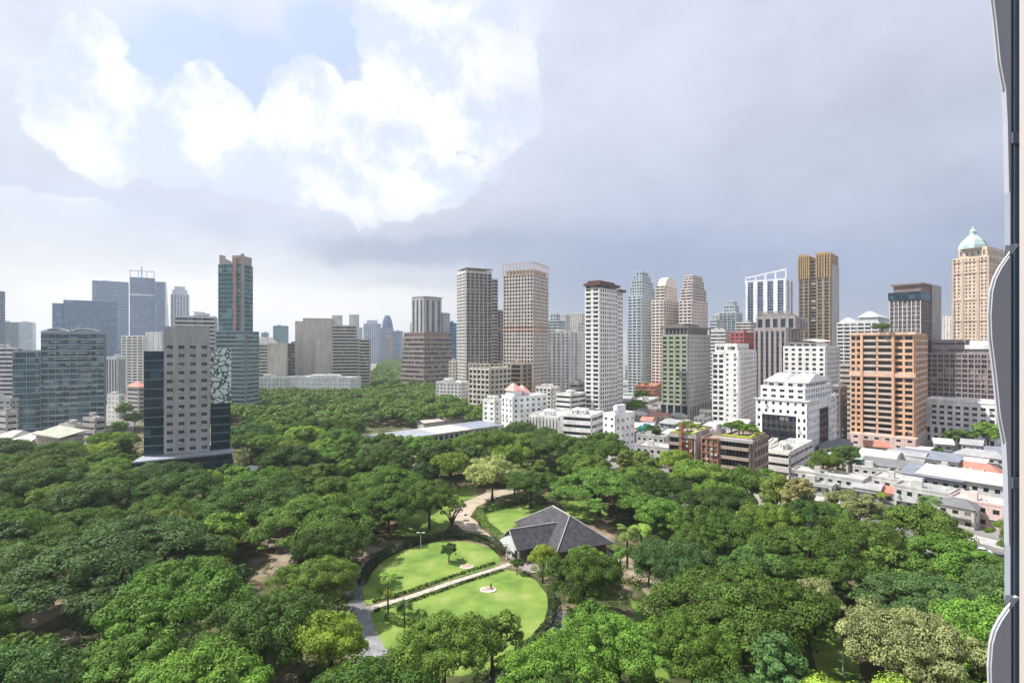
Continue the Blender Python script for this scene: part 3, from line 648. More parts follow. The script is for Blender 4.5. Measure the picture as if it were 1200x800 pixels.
# brown grey 877-930
b = Bld('office_tower', 'brown grey office tower with tall dark window strips and arcaded top', 'office tower', 884, 921, 937, 450, 385, 36, (.38,.33,.32), glassmat((.03,.05,.08), .3, .1, .1, 4, (.1,.15,.2)))
b.main(SL(6, .5, 3.6), SL(4, .4, 3.6), para=1.2); b.vol(-b.wL*.98, 6, 6, b.wR, b.H, b.z(370), SL(5, .6, 8), SL(4, .5, 8), 0)
m = MB()
for i in range(16): m.box(-b.wL*.9+i*b.wL/15-.3, -b.wL*.9+i*b.wL/15+.3, 6.5, 7.1, b.z(370), b.z(365))
m.box(-b.wL*.93, b.wL*.13, 6.3, 7.3, b.z(365), b.z(364)); m.box(-b.wL*.85, 0, 9, b.wR*.8, b.z(370), b.z(366)); b.part('arcade', m, wallmat((.36,.33,.32))); b.done()
# gold twin 935-982
b = Bld('residential_tower', 'tall golden brown twin shaft tower with grey balconies between', 'residential tower', 936, 973, 982, 520, 299, 42, (.36,.25,.13), MID)
b.bm = wallmat((.55,.53,.5))
gd = wallmat((.42,.28,.12))
b.vol(-b.wL, -b.wL*.66, 0, b.wR, 0, b.H, BL(3.3, 5, False, 1.2, 1.1, 1.4), PL, 1.5)
b.vol(-b.wL*.655, -b.wL*.43, 5, b.wR, 0, b.z(303), BL(3.3, 7, True, 2.2), PL, 0)
b.vol(-b.wL*.425, 0, 0, b.wR, 0, b.H+1, BL(3.3, 5, False, 1.2, 1.1, 2.0), G(3.5, 3.3, .4, .4), 1.5)
for x0, x1 in ((-b.wL, -b.wL*.66), (-b.wL*.425, 0)):
    m = MB()
    for i in range(6): x = x0+(x1-x0)*i/5; m.box(x-.5, x+.5, -1.7, -1.2, b.z(325), b.H+3)
    m.box(x0, x1, -1.65, -1.25, b.H+2, b.H+3.1); b.part('gold_screen', m, gd)
m = MB(); m.box(.36, 1.2, 2, b.wR-.5, 0, b.H-8); b.part('side_panel', m, wallmat((.42,.4,.4)))
for k, z in enumerate((352, 331, 375, 360)):
    m = MB(); m.box(-b.wL*.62, -b.wL*.48, 2.2, 4.9, b.z(z)-1, b.z(z)+1.5); b.part('sky_deck', m, wallmat((.8,.8,.8)))
b.done()
# white with sail roof 918-982
b = Bld('residential_tower', 'white mid rise with curved pale sail roof below the golden twin tower', 'residential tower', 918, 967, 983, 400, 407, 42, (.8,.79,.77), DARK)
b.main(G(4.6, 3.5, .5, .5, .5), BL(3.5, 5, True, 1, 1, 1.8)); b.vol(-b.wL*.9, -b.wL*.2, 3, b.wR*.8, b.H, b.H+3.4, G(5, 3.4, .7, .5), PL, 0)
m = MB(); k = 8
for i in range(k):
    a, c = i/k, (i+1)/k; za, zc = b.H+4+1.6*math.sin(PI*a), b.H+4+1.6*math.sin(PI*c); xa, xc_ = -b.wL*(.95-.8*a), -b.wL*(.95-.8*c)
    m.quad((xa, 0, za), (xc_, 0, zc), (xc_, b.wR*.9, zc+1), (xa, b.wR*.9, za+1)); m.quad((xa, b.wR*.9, za+.6), (xc_, b.wR*.9, zc+.6), (xc_, 0, zc-.4), (xa, 0, za-.4))
b.part('sail_roof', m); b.done()
# white/black 886-980
b = Bld('residential_tower', 'white framed building with large black glass front panel and rooftop houses', 'residential tower', 886, 946, 980, 255, 456, 44, (.82,.82,.81), DARK)
zp = b.z(470); n = b.wL
b.vol(-b.wL, 0, 0, b.wR, 0, zp, PL, PL, 0)
b.face(('L', 0, -b.wL), b.wL, zp-7.5, zp, G(3.2, 3.7, .36, .42, .5, .3)); b.face(('L', 0, -b.wL), b.wL*.13, 0, zp-7.5, G(3, 3.4, .4, .45, .5)); b.face(('L', 0, -b.wL*.2), b.wL*.2, 0, zp-7.5, G(2.9, 3.4, .42, .5, .5))
keepw = b.wall; b.wall = MB(); b.face(('L', 0, -b.wL*.865), b.wL*.66, 0, zp-7.5, CW(3.4, 2.2, .12, .3)); b.face(('R', 0, b.wR*.37), b.wR*.3, 0, zp-5, CW(3.4, 2.2, .2, .3)); b.part('dark_frame', b.wall, wallmat((.035,.035,.04), .4)); b.wall = keepw; b.face(('R', 0, 0), b.wR*.36, 0, zp, G(2.8, 3.5, .45, .5, .4)); b.face(('R', 0, b.wR*.68), b.wR*.32, 0, zp, G(2.8, 3.5, .45, .5, .4))
b.vol(-b.wL*.93, -1.5, 2, b.wR*.9, zp, b.z(456), G(4, 3.6, .55, .5, .4), G(4, 3.6, .5, .5), .8); b.vol(-b.wL*.85, -b.wL*.1, 5, b.wR*.8, b.z(456), b.z(449), G(4, 3, .5, .5), G(4, 3), 0)
m = MB()
for x0, x1 in ((-b.wL*.9, -b.wL*.5), (-b.wL*.45, -b.wL*.02)):
    m.frust([(x0, 3.5), (x1, 3.5), (x1, b.wR*.85), (x0, b.wR*.85)], b.z(449)+.02, [(x0+1.5, b.wR*.4), (x1-1.5, b.wR*.4), (x1-1.5, b.wR*.45), (x0+1.5, b.wR*.45)], b.z(440))
b.part('roof', m, wallmat((.78,.78,.76))); 
for (zc, sc) in ((zp, 1),):
    m = MB(); m.box(-b.wL-.6, .9, -.95, -.51, zc-.3, zc+.25); m.box(.51, .95, -.5, b.wR, zc-.3, zc+.25); b.part('cornice', m)
b.frm = None
b.wm_dark = wallmat((.03,.03,.035), .3)
b.done()
# balcony pair 785-897
WOOD = wallmat((.36,.16,.09), .7)
for (xl, xc, xr, d, yt, lab, t) in ((785, 813, 831, 222, 511, 'low balcony block with red wood screens and planted roof, left of the pair', 35), (845, 880, 898, 208, 516, 'low dark balcony block with yellow edged roof garden, right of the pair', 40)):
    b = Bld('balcony_house', lab, 'apartment block', xl, xc, xr, d, yt, t, (.33,.25,.2), DARK); b.bm = wallmat((.4,.32,.26))
    L_ = b.wL*.6 if xl == 785 else b.wL*.98
    if xl == 785:
        b.vol(-b.wL, 0, 0, b.wR, 0, b.H, PL, G(9, 4, .3, .3), .8)
        b.face(('L', 0, -b.wL), b.wL*.5, 1, b.H-.5, BL(3.5, 5, True, 1.8, 1.1, .6)); b.face(('L', 0, -b.wL*.48), b.wL*.46, 1, b.H-.5, G(1.6, 1.9, .6, .7, .3, .15))
    else:
        b.vol(-b.wL, 0, 0, b.wR*.9, 0, b.H, BL(3.5, 11, True, 2.2, 1.1, .5), BL(3.5, 4, True, 1.6, 1.1, 1.), .8)
        b.vol(-b.wL-7, -b.wL-.05, -2, 9, 0, b.H-1, G(1.8, 2.0, .6, .7), PL, .8)
    m = MB()
    if xl == 785:
        for j in range(7): m.box(-b.wL*.5-.5, -b.wL*.48+.5, -1.9, -.02, 1+j*3.3, 3.9+j*3.3)
        for i in range(6): m.box(-b.wL*.47+i*b.wL*.075, -b.wL*.47+i*b.wL*.075+.5, -.7, -.31, 1, b.H)
    else:
        for i in range(4): m.box(-b.wL-7+i*2.1, -b.wL-6.5+i*2.1, -2.8, -2.31, 1, b.H-1)
        for j in range(7): m.box(-b.wL-6.4, -b.wL-.4, -2.7, -2.32, 1.5+j*2.8, 2.0+j*2.8)
    b.part('wood_screen', m, WOOD)
    m = MB(); m.box(-b.wL+.3, -.3, .3, 1.2, b.H+.8, b.H+1.3); m.box(-1.2, -.3, 1.21, b.wR*.85, b.H+.8, b.H+1.3); b.part('roof_hedge', m, groundmat('bright_hedge%d' % xl, [(.25,.38,.02), (.42,.5,.03)], 2))
    m = MB(); m.box(-b.wL*1.02-.02, 1.2, -.9 if xl == 785 else -2.3, -.36 if xl == 785 else -.36, b.H-.9, b.H+.3); b.part('roof_edge', m, wallmat((.45,.42,.4)))
    if xl == 785: RG2 = b
    else: RG3 = b
    if xl == 785:
        m = MB(); m.box(.36, .8, -.6, b.wR*.4, 0, b.H+1.6); b.part('side_fin', m, wallmat((.5,.46,.45)))
    b.done()
simple('narrow grey link tower between the two balcony blocks', 832, 845, 850, 225, 508, 35, (.3,.27,.26), DARK, G(4, 3.5, .3, .4), name='stair_tower', cat='low block', n=1)
simple('low cream apartment house right of the dark balcony block', 898, 925, 951, 225, 531, 42, (.72,.68,.63), DARK, BD(3.3, .38, .7, 6), name='apartment_house', cat='low block', n=2)
simple('small white stair house behind the cream apartment house', 897, 903, 911, 240, 522, 35, (.75,.72,.68), DARK, G(4, 3.2, .2, .3), name='low_house', cat='low block', n=0)
# orange building
b = Bld('residential_tower', 'orange terracotta residential tower with rows of balconies and rooftop tree', 'residential tower', 997, 1071, 1085, 288, 392, 44, (.68,.41,.26), DARK)
b.bm = wallmat((.62,.5,.42)); zb = b.z(513); zm = b.z(439)
b.vol(-b.wL, 0, 0, b.wR, zb, b.H, PL, BL(3.3, 5, True, .9, 1.0, 1.4), 1)
for z0, z1 in ((zb, zm-1.6), (zm+.6, b.H)):
    b.face(('L', 0, -b.wL), b.wL*.18, z0, z1, G(3.4, 3.2, .62, .6, .5, .2)); b.face(('L', 0, -b.wL*.81), b.wL*.5, z0, z1, BL(3.2, 6.2, True, 1.4, 1.0, .9)); b.face(('L', 0, -b.wL*.30), b.wL*.3, z0, z1, G(4.1, 3.2, .75, .62, .6, .2))
m = MB(); m.box(-b.wL-.5, .9, -1.5, -.01, zm-1.59, zm+.59); m.box(-b.wL-.5, .9, -1.5, -.01, zb-1, zb-.01); m.box(-b.wL-.5, 1., -1.7, 0, b.H+.0, b.H+1.4); b.part('cornice', m, wallmat((.68,.47,.36)))
m = MB(); 
for x in (-b.wL*.81, -b.wL*.31): m.box(x-.6, x+.6, -1.75, -.02, zb, b.H-.02)
b.part('pilaster', m, wallmat((.68,.4,.25)))
b.done()
b = Bld('tower_podium', 'pinkish podium with square windows under the orange tower', 'podium', 997, 1073, 1086, 284, 514, 44, (.62,.47,.42), DARK)
b.main(G(4.6, 4, .4, .42, .4, .25), G(4.6, 4, .4, .42, .4, .25), para=0); b.done()
OR = b
m = MB(); 
# dark brown tower 1043-1100
b = Bld('residential_tower', 'dark brown tower with white grid face and glassy black top', 'residential tower', 1043, 1079, 1101, 400, 341, 52, (.16,.12,.12), DARK)
b.vol(-b.wL, 0, 0, b.wR, 0, b.z(350), G(3.8, 3.3, .75, .8, .2, .1), G(5, 3.3, .5, .5, .3), 0)
m = MB(); zt = b.z(352)
for i in range(8): m.box(-b.wL*i/7-.25, -b.wL*i/7+.25, -.55, -.25, 0, zt)
for j in range(int(zt/3.3)): m.box(-b.wL, 0, -.5, -.26, j*3.3+1.4, j*3.3+1.75)
b.part('white_grid', m, wallmat((.62,.58,.57)))
m = MB(); m.box(-b.wL-1, .5, -1, b.wR*.8, b.z(350), b.H); b.part('glass_top', m, DKBL); m = MB(); m.box(-b.wL*.9, 0, 1, b.wR*.95, b.H, b.z(333)); m.box(-b.wL*.98, 1, -.5, b.wR, b.z(333), b.z(331)); b.part('roof_slab', m, wallmat((.22,.16,.15)))
m = MB(); m.box(.35, 1.2, b.wR*.5, b.wR, 0, b.z(331)); b.part('side_panel', m, wallmat((.36,.33,.3))); b.done()
# white hip roofs 980-1040
b = Bld('residential_tower', 'white banded tower with pale pitched roofs behind the orange tower', 'residential tower', 981, 1030, 1045, 450, 378, 44, (.74,.75,.73), MID)
b.main(BL(3.2, 5, True, 1.1, 1.1, .8), BL(3.2, 5, True, 1.1, 1.1, .8)); m = MB()
for x0, x1, yt in ((-b.wL, -b.wL*.55, 372), (-b.wL*.5, 0, 365)):
    m.box(x0+1, x1-1, 1, b.wR*.8, b.H, b.z(yt+6)); m.frust([(x0, 0), (x1, 0), (x1, b.wR*.9), (x0, b.wR*.9)], b.z(yt+6)+.01, [(x0*.6+x1*.4, 6), (x0*.4+x1*.6, 6), (x0*.4+x1*.6, 8), (x0*.6+x1*.4, 8)], b.z(yt-1))
b.part('roof', m, wallmat((.62,.66,.66))); b.done()
simple('slim grey banded slab squeezed left of the orange tower', 984, 997, 1003, 340, 428, 44, (.4,.38,.36), DARK, BD(3.3, .5, .4), name='residential_tower', cat='residential tower', n=0)
simple('dark grey narrow slab right behind the white framed building', 975, 985, 992, 310, 455, 44, (.16,.14,.15), DARK, G(3.3, 3.3, .5, .5), name='office_block', cat='office block', n=1)
# pyramid dome tower
b = Bld('hotel_tower', 'beige tower crowned by pale green domed spire at the right', 'tower', 1117, 1158, 1184, 500, 300, 58, (.62,.49,.38), glassmat((.1,.1,.11), 0, .2, .35, 3, (.4,.36,.3)))
zh = b.z(287)
b.vol(-b.wL, 0, 0, b.wR, 0, b.H, G(3.1, 3.4, .5, .55, .4, .22), G(3.1, 3.4, .5, .55, .4, .22), 1)
m = MB()
for yy in (400, 375, 350, 318, 304): z = b.z(yy); m.box(-b.wL-.9, .9, -.95, -.41, z-.5, z+.5); m.box(.41, .95, -.4, b.wR+.5, z-.5, z+.5)
for x in (-b.wL, -b.wL*.72, -b.wL*.28, 0): m.box(x-.9, x+.9, -.85, -.4, 0, b.H)
b.part('cornice', m, wallmat((.5,.38,.3)))
b.vol(-b.wL*.85, -.8, 1, b.wR*.8, b.H, b.z(289), G(4, 8, .4, .5, .5), G(4, 8, .4, .5, .5), .8)
m = MB(); cx_, cy_ = -b.wL*.5, b.wR*.12; prev = None
sc = b.d/F; k = 8
for (r_, yy) in ((14.5, 289), (14, 285), (11, 279), (7, 275), (4.5, 272), (3.6, 271.9), (3.4, 268), (3.9, 267.9), (1.4, 264), (.6, 261)):
    R_ = r_*sc*1.0; ring = [(cx_+R_*math.cos(2*PI*(q+.5)/k), cy_+R_*math.sin(2*PI*(q+.5)/k)) for q in range(k)]
    if prev: m.frust(prev[0], prev[1], ring, b.z(yy))
    prev = (ring, b.z(yy))
b.part('domed_roof', m, wallmat((.42,.55,.5))); b.done()
# dark grid building 1085-1168
b = Bld('office_block', 'wide dark brown gridded block below the domed tower', 'office block', 1085, 1165, 1176, 380, 415, 50, (.3,.25,.26), BRN, wR=20)
b.vol(-b.wL, 0, 0, 20, 0, b.H, G(3.4, 3.4, .82, .75, .35, .12, True), G(3.4, 3.4), .8)
b.vol(-b.wL*.92, -b.wL*.42, 3, 18, b.H, b.z(399), BD(4, .4), PL); b.vol(-b.wL*.4, 0, 3, 18, b.H, b.z(409), PL, PL)
m = MB(); m.box(-b.wL*.42, -b.wL*.02, 2, 16, b.z(409)+.01, b.z(404)); m.box(-b.wL*.36, -b.wL*.06, 4, 12, b.z(404)+.01, b.z(399)); b.part('white_penthouse', m, wallmat((.75,.74,.72))); b.done()
# white grid 1083-1170
b = Bld('office_block', 'long white gridded office with tall ground arcade at right', 'office block', 1084, 1168, 1182, 292, 474, 50, (.82,.8,.79), DARK, wR=18)
zz = b.z(505)
b.vol(-b.wL, 0, 0, 18, 0, b.H, PL, G(3.4, 3.4), 1.2); b.face(('L', 0, -b.wL*.92), b.wL*.92, zz, b.H-1.5, G(3.5, 3.1, .62, .52, .7, .25, True)); b.face(('L', 0, -b.wL), b.wL, 0, zz, G(3.5, 6, .5, .72, .9, .12, True))
b.done()

# ---- generic distant low-rise and skyline
r = random.Random(21)
k = 0
for i in range(46):
    px = r.uniform(-40, 1240); d = r.uniform(2000, 3600)
    if 275 < px < 300: continue
    w = r.uniform(8, 18); yt = r.uniform(392, 404) if px < 560 else r.uniform(380, 402)
    c = r.choice(((.5,.52,.56), (.4,.43,.5), (.6,.6,.6)))
    b = Bld('distant_tower', 'faint hazy distant tower on the skyline', 'tower', px, px+w, px+w+3, d, yt, 5+math.degrees(math.atan((px-600)/F)), c, PALEBL, wR=30, group='faint distant towers on the skyline')
    b.main(BD(8, .5, .5), BD(8, .5, .5)); b.done()
for i in range(60):
    px = r.uniform(-20, 1200); d = r.uniform(620, 1500)
    if 415 < px < 480 or 495 < px < 530: continue
    if any(abs(px-q) < 14 for q in (170,)): continue
    w = r.uniform(14, 30); H_ = r.uniform(8, 30); c = r.choice(((.7,.69,.66), (.6,.55,.5), (.5,.5,.5), (.62,.6,.58)))
    b = Bld('city_block', 'low city block among the towers far off', 'low block', px, px+w*600/d, px+w*600/d+6, d, 0, 5+math.degrees(math.atan((px-600)/F))+r.uniform(0, 20), c, MID, wR=20, group='low city blocks among the far towers', H=H_)
    b.main(BD(3.6, .45, .4, 6), BD(3.6, .45, .4, 6)); b.done(40)
r = random.Random(41)
for i, px in enumerate((545, 580, 600, 650, 668, 712, 740, 770, 835, 850, 905, 930, 990, 1010, 1030, 1050, 1105)):
    d = r.uniform(700, 950); w_ = r.uniform(13, 20); c = r.choice(((.6,.6,.6), (.66,.62,.57), (.45,.45,.48), (.7,.7,.68)))
    b = Bld('mid_rise', 'pale mid rise showing in a gap between the nearer right hand towers', 'mid rise', px, px+w_*.75, px+w_, d, r.uniform(366, 392), 12+math.degrees(math.atan((px-600)/F))+r.uniform(0, 20), c, MID, group='mid rises showing between the towers')
    st = r.choice((BD(3.6, .45, .5, 5), G(4, 3.5, .5, .5), BL(3.4, 5, True))); b.main(st, st); b.plant(1); b.done(60)
# infill midrises behind the right hand towers
for (xl, xc, xr, d, yt, t, c, g, lab) in (
    (862, 880, 890, 620, 378, 40, (.55,.55,.55), MID, 'grey tower sliver left of the brown striped office'),
    (1096, 1112, 1122, 620, 404, 50, (.25,.2,.2), DARK, 'dark far block left of the domed tower'),
    (740, 760, 772, 480, 470, 30, (.6,.6,.58), MID, 'pale low office left of the green grey tower foot'),
    (832, 840, 846, 600, 375, 35, (.6,.62,.62), PALEBL, 'slim pale tower behind the pinkish twin towers'),
    (1010, 1030, 1043, 560, 372, 44, (.62,.6,.56), MID, 'plain pale tower behind the pitched roof tower'),
    (925, 934, 941, 640, 395, 40, (.35,.35,.38), BLUE, 'blue sliver tower between striped office and golden twin')):
    simple(lab, xl, xc, xr, d, yt, t, c, g, BD(3.4, .5, .5, 6), name='office_tower', cat='office tower', n=1)

# ------------------------------------------------------------ small houses
RC = {'white': (.5,.49,.47), 'grey': (.32,.32,.33), 'dark': (.16,.16,.17), 'red': (.42,.18,.13), 'blue': (.05,.25,.4), 'cream': (.55,.5,.44), 'slate': (.2,.22,.27), 'pink': (.68,.5,.47), 'green': (.35,.5,.45), 'teal': (.02,.25,.22)}
def house(lab, px, py, w, dep, H, t, wall, roof, kind):
    x, y = gp(px, py); b = Bld('low_house', lab, 'house', 0, px, 0, y, 0, t, RC.get(wall), DARK, wL=w, wR=dep, H=H)
    fs = BD(3, .4, .3, 3) if kind != 'tent' else PL
    b.vol(-w, 0, 0, dep, 0, H, G(3, 3.1, .5, .42, .25), G(3, 3.1, .4, .4, .25), .7 if kind == 'flat' else 0)
    m = MB(); o = .7
    if kind == 'gable':
        h = w*.0+dep*.28
        n0 = len(m.v); m.v += [(-w-o,-o,H+.02),(o,-o,H+.02),(o,dep+o,H+.02),(-w-o,dep+o,H+.02),(-w-o,dep/2,H+h),(o,dep/2,H+h)]
        m.f += [(0,3,2,1),(0,1,5,4),(2,3,4,5),(1,2,5),(3,0,4)]
    elif kind == 'hip':
        h = dep*.3; m.frust([(-w-o,-o),(o,-o),(o,dep+o),(-w-o,dep+o)], H+.02, [(-w+dep*.4,dep*.5-.1),(-dep*.4,dep*.5-.1),(-dep*.4,dep*.5+.1),(-w+dep*.4,dep*.5+.1)], H+h)
    elif kind == 'shed':
        n0 = 0; m.v += [(-w-o,-o-.5,H+.1),(o,-o-.5,H+.1),(o,dep+o,H+1.8),(-w-o,dep+o,H+1.8),(-w-o,-o-.5,H+.35),(o,-o-.5,H+.35),(o,dep+o,H+2.05),(-w-o,dep+o,H+2.05)]
        m.f += [(3,2,1,0),(4,5,6,7),(0,1,5,4),(1,2,6,5),(2,3,7,6),(3,0,4,7)]
    elif kind == 'vault':
        k = 8
        for i in range(k):
            a, c = PI*i/k, PI*(i+1)/k; ya, yc = dep/2*(1-math.cos(a)), dep/2*(1-math.cos(c)); za, zc = H+.05+dep*.22*math.sin(a), H+.05+dep*.22*math.sin(c)
            m.quad((-w-.3, ya, za), (.3, ya, za), (.3, yc, zc), (-w-.3, yc, zc))
        m.poly([(.3, dep/2*(1-math.cos(PI*i/k)), H+.05+dep*.22*math.sin(PI*i/k)) for i in range(k+1)])
    if kind != 'flat': b.part('roof', m, wallmat(RC[roof], .6))
    else:
        m = MB(); m.box(-w+.25, -.02, .02, dep-.32, H+.004, H+.06); b.part('roof', m, wallmat(RC[roof])); 
        rr = random.Random(int(px*7+py)); 
        m = MB(); q = rr.uniform(1.2, 2.4); m.box(-w*.7, -w*.7+q*1.6, dep*.3, dep*.3+q, H+.07, H+2.4); b.part('stair_head', m)
        for kk in range(3):
            m = MB(); x = -w*rr.uniform(.1, .9); y2 = dep*rr.uniform(.1, .8); m.box(x-.5, x+.5, y2, y2+.5, H+.07, H+.9); b.part('rooftop_unit', m, wallmat((.6,.6,.6)))
    m = MB(); m.box(-w*.9, -w*.1, -1.3, -.26, 2.9, 3.05); b.part('awning', m, wallmat(RC[roof] if roof != 'white' else (.4,.4,.4)))
    return b.done()
HS = [
 ('white terrace house with square windows facing the park trees, first from the left', 1072, 592, 13, 9, 7.5, 52, 'white', 'white', 'flat'),
 ('white terrace house with square windows behind the palm', 1112, 607, 15, 9, 7.5, 52, 'white', 'grey', 'flat'),
 ('cream house with a dark hipped porch roof near the street corner', 1142, 621, 9, 7, 6, 52, 'cream', 'dark', 'hip'),
 ('white house with pink awning at the right window edge', 1176, 622, 13, 9, 7, 54, 'pink', 'white', 'flat'),
 ('large grey metal roofed shed between the white houses', 1127, 588, 18, 14, 7, 50, 'grey', 'slate', 'shed'),
 ('long white roofed shophouse next to the grey metal shed', 1176, 596, 24, 12, 7.5, 52, 'white', 'white', 'shed'),
 ('white shophouse with pale terrace roof below the long white roof', 1166, 611, 13, 8, 5, 52, 'white', 'green', 'flat'),
 ('blue grey roofed two storey house in the back row', 1122, 562, 22, 10, 7, 50, 'white', 'slate', 'shed'),
 ('cream colonnaded house beside the blue grey roofed one', 1148, 570, 18, 9, 5, 50, 'cream', 'grey', 'flat'),
 ('brown hip roofed house near the window frame', 1172, 570, 16, 10, 4.5, 52, 'cream', 'red', 'hip'),
 ('dark brown long roofed house amid the vaulted sheds', 1070, 570, 17, 9, 6.5, 48, 'grey', 'dark', 'gable'),
 ('pale vaulted shed in front of the pink podium, left one', 1050, 556, 14, 12, 6, 48, 'cream', 'cream', 'vault'),
 ('pale vaulted shed in front of the pink podium, right one', 1083, 557, 14, 12, 6, 48, 'white', 'grey', 'vault'),
 ('cream cluttered flat house right of the dark long roof', 1098, 578, 13, 9, 6, 50, 'cream', 'cream', 'flat'),
 ('bright blue tarpaulin roofed shed beside the park edge', 1062, 583, 9, 7, 3.6, 50, 'blue', 'blue', 'shed'),
 ('red tiled small house next to the blue shed', 1048, 590, 9, 7, 3.4, 48, 'white', 'red', 'gable'),
 ('white two storey house with lilac windows left of the blue shed', 1040, 568, 12, 8, 5.5, 46, 'white', 'white', 'flat'),
 ('teal roofed low shed near the podium corner', 1022, 557, 14, 8, 4, 46, 'green', 'green', 'gable'),
 ('long white terrace with three window pairs beside the round green tree', 1011, 583, 24, 8, 6, 46, 'white', 'white', 'flat'),
 ('low white annex at the left end of the long terrace', 975, 581, 14, 8, 3.4, 46, 'white', 'grey', 'flat'),
 ('small lilac walled house right of the long terrace', 1030, 588, 8, 6, 4, 46, 'white', 'grey', 'gable'),
 ('white roofed low house behind the vaulted sheds', 1104, 550, 18, 9, 5, 50, 'white', 'white', 'hip'),
 ('grey roofed low house behind the palm trees on the right', 1178, 552, 18, 9, 5, 50, 'white', 'grey', 'hip'),
 # centre right cluster
 ('white flat villa with rooftop clutter left of the balcony blocks', 784, 545, 16, 10, 7.5, 35, 'white', 'white', 'flat'),
 ('white angular villa right of the teal netted scaffold', 778, 528, 15, 9, 7, 35, 'white', 'grey', 'flat'),
 ('house wrapped in teal netting by the white block', 764, 522, 8, 8, 9, 30, 'teal', 'grey', 'flat'),
 ('long grey roofed carport beside the white narrow block', 762, 510, 24, 10, 4, 28, 'grey', 'white', 'shed'),
 ('grey car park deck at the foot of the green grey tower', 812, 519, 26, 10, 5, 35, 'grey', 'grey', 'flat'),
 ('curved white roofed restaurant behind the left balcony block', 838, 522, 22, 9, 6, 35, 'white', 'white', 'vault'),
 ('white base hall under the bright white apartment tower', 866, 522, 22, 10, 6, 34, 'cream', 'grey', 'flat'),
 ('small pale house below the orange low block', 757, 495, 14, 9, 5, 30, 'cream', 'white', 'hip'),
 ('dark roofed house between the towers at the white tower foot', 742, 490, 12, 9, 5, 30, 'white', 'dark', 'hip'),
 ('white cottage in the trees below the balcony cluster', 760, 556, 10, 8, 4, 35, 'white', 'white', 'gable'),
]
for h in HS: house(*h)
r = random.Random(99); put = []
for i in range(400):
    if len(put) >= 46: break
    if r.random() < .5: px, py = r.uniform(738, 880), r.uniform(468, 528)
    else: px, py = r.uniform(985, 1185), r.uniform(534, 562)
    x, y = gp(px, py); w_, d2 = r.uniform(7, 14), r.uniform(6, 9)
    if any(abs(x-a)+abs(y-c) < 12 for a, c in put): continue
    bad = False
    for (cx, cy, a, wL, wR) in FOOT:
        c, s_ = math.cos(a), math.sin(a); dx, dy = x-w_*.4-cx, y+3-cy; lx, ly = dx*c+dy*s_, -dx*s_+dy*c
        if -wL-6 < lx < 6 and -5 < ly < wR+5: bad = True
    if bad: continue
    put.append((x, y)); wc = r.choice(('white', 'white', 'cream', 'grey')); rc = r.choice(('white', 'grey', 'slate', 'red', 'cream', 'dark')); kd = r.choice(('flat', 'flat', 'gable', 'shed', 'hip'))
    n0_ = set(bpy.data.objects.keys()); zone = 'below the green striped tower' if px < 900 else 'below the orange tower'
    house('small %s walled house with %s %s roof in lanes %s' % (wc, rc, {'flat': 'flat', 'gable': 'gabled', 'shed': 'sloping', 'hip': 'hipped'}[kd], zone), px, py, w_, d2, r.uniform(3.5, 7), r.uniform(30, 52), wc, rc, kd)
    for o_ in bpy.data.objects:
        if o_.parent is None and o_.name not in n0_ and 'label' in o_: o_['group'] = 'small houses packed in the lanes'
# ------------------------------------------------------------ pavilion
c0 = (13.6, 151); ang = math.atan2(-.91, .4)+PI/2        # local -Y points to the front end
pv = empty('pavilion', (c0[0], c0[1], 0), ang); tag(pv, 'slate roofed pavilion with hipped main roof and open gabled wing by the lawn', 'pavilion')
SLM = groundmat('slate_roof', [(.035,.032,.037), (.055,.052,.06), (.08,.075,.085)], .9, rough=.7)
def slab(m, pts, th=.18):
    n0 = len(m.v); k = len(pts); m.v += [tuple(p) for p in pts]+[(p[0], p[1], p[2]-th) for p in pts]
    m.f.append(tuple(n0+i for i in range(k))); m.f.append(tuple(n0+k+i for i in range(k-1, -1, -1)))
    for i in range(k): j = (i+1) % k; m.f.append((n0+i, n0+k+i, n0+k+j, n0+j))
m = MB(); E = 3.6; RZ = 9.4; hl, hw, rl = 13, 8.4, 4.8
slab(m, [(-hw,-hl,E),(0,-rl,RZ),(0,rl,RZ),(-hw,hl,E)][::-1]); slab(m, [(hw,-hl,E),(hw,hl,E),(0,rl,RZ),(0,-rl,RZ)]); slab(m, [(-hw,-hl,E),(hw,-hl,E),(0,-rl,RZ)]); slab(m, [(hw,hl,E),(-hw,hl,E),(0,rl,RZ)])
obj('main_roof', m, SLM, pv)
m = MB(); m.tube([(0,-rl,RZ+.05),(0,rl,RZ+.05)], [.2,.2]); 
for sx in (-1, 1):
    for sy in (-1, 1): m.tube([(sx*hw, sy*hl, E+.08), (0, sy*rl, RZ+.08)], [.16,.16])
obj('ridge_tiles', m, wallmat((.4,.39,.38)), pv)
# wing: x from -17 to -2, centre y=-2.9
wy, wh_, wz = -2.9, 4.9, 7.4
m = MB(); slab(m, [(-17,wy,wz),(-17,wy-wh_,E),(-3,wy-wh_,E),(-2.6,wy,wz)]); slab(m, [(-17,wy,wz),(-2.6,wy,wz),(-3,wy+wh_,E),(-17,wy+wh_,E)])
obj('wing_roof', m, SLM, pv)
m = MB(); m.tube([(-17.1,wy,wz+.06),(-2.8,wy,wz+.06)], [.16,.16]); m.tube([(-17.05,wy-wh_,E+.05),(-17.05,wy,wz+.05)], [.14,.14]); m.tube([(-17.05,wy+wh_,E+.05),(-17.05,wy,wz+.05)], [.14,.14])
obj('ridge_tiles', m, wallmat((.4,.39,.38)), pv)
m = MB(); slab(m, [(-17.6,wy-wh_,E-.4),(-16.0,wy,wz-.5),(-17.6,wy+wh_,E-.4)]); obj('gable_panel', m, wallmat((.38,.4,.4)), pv)
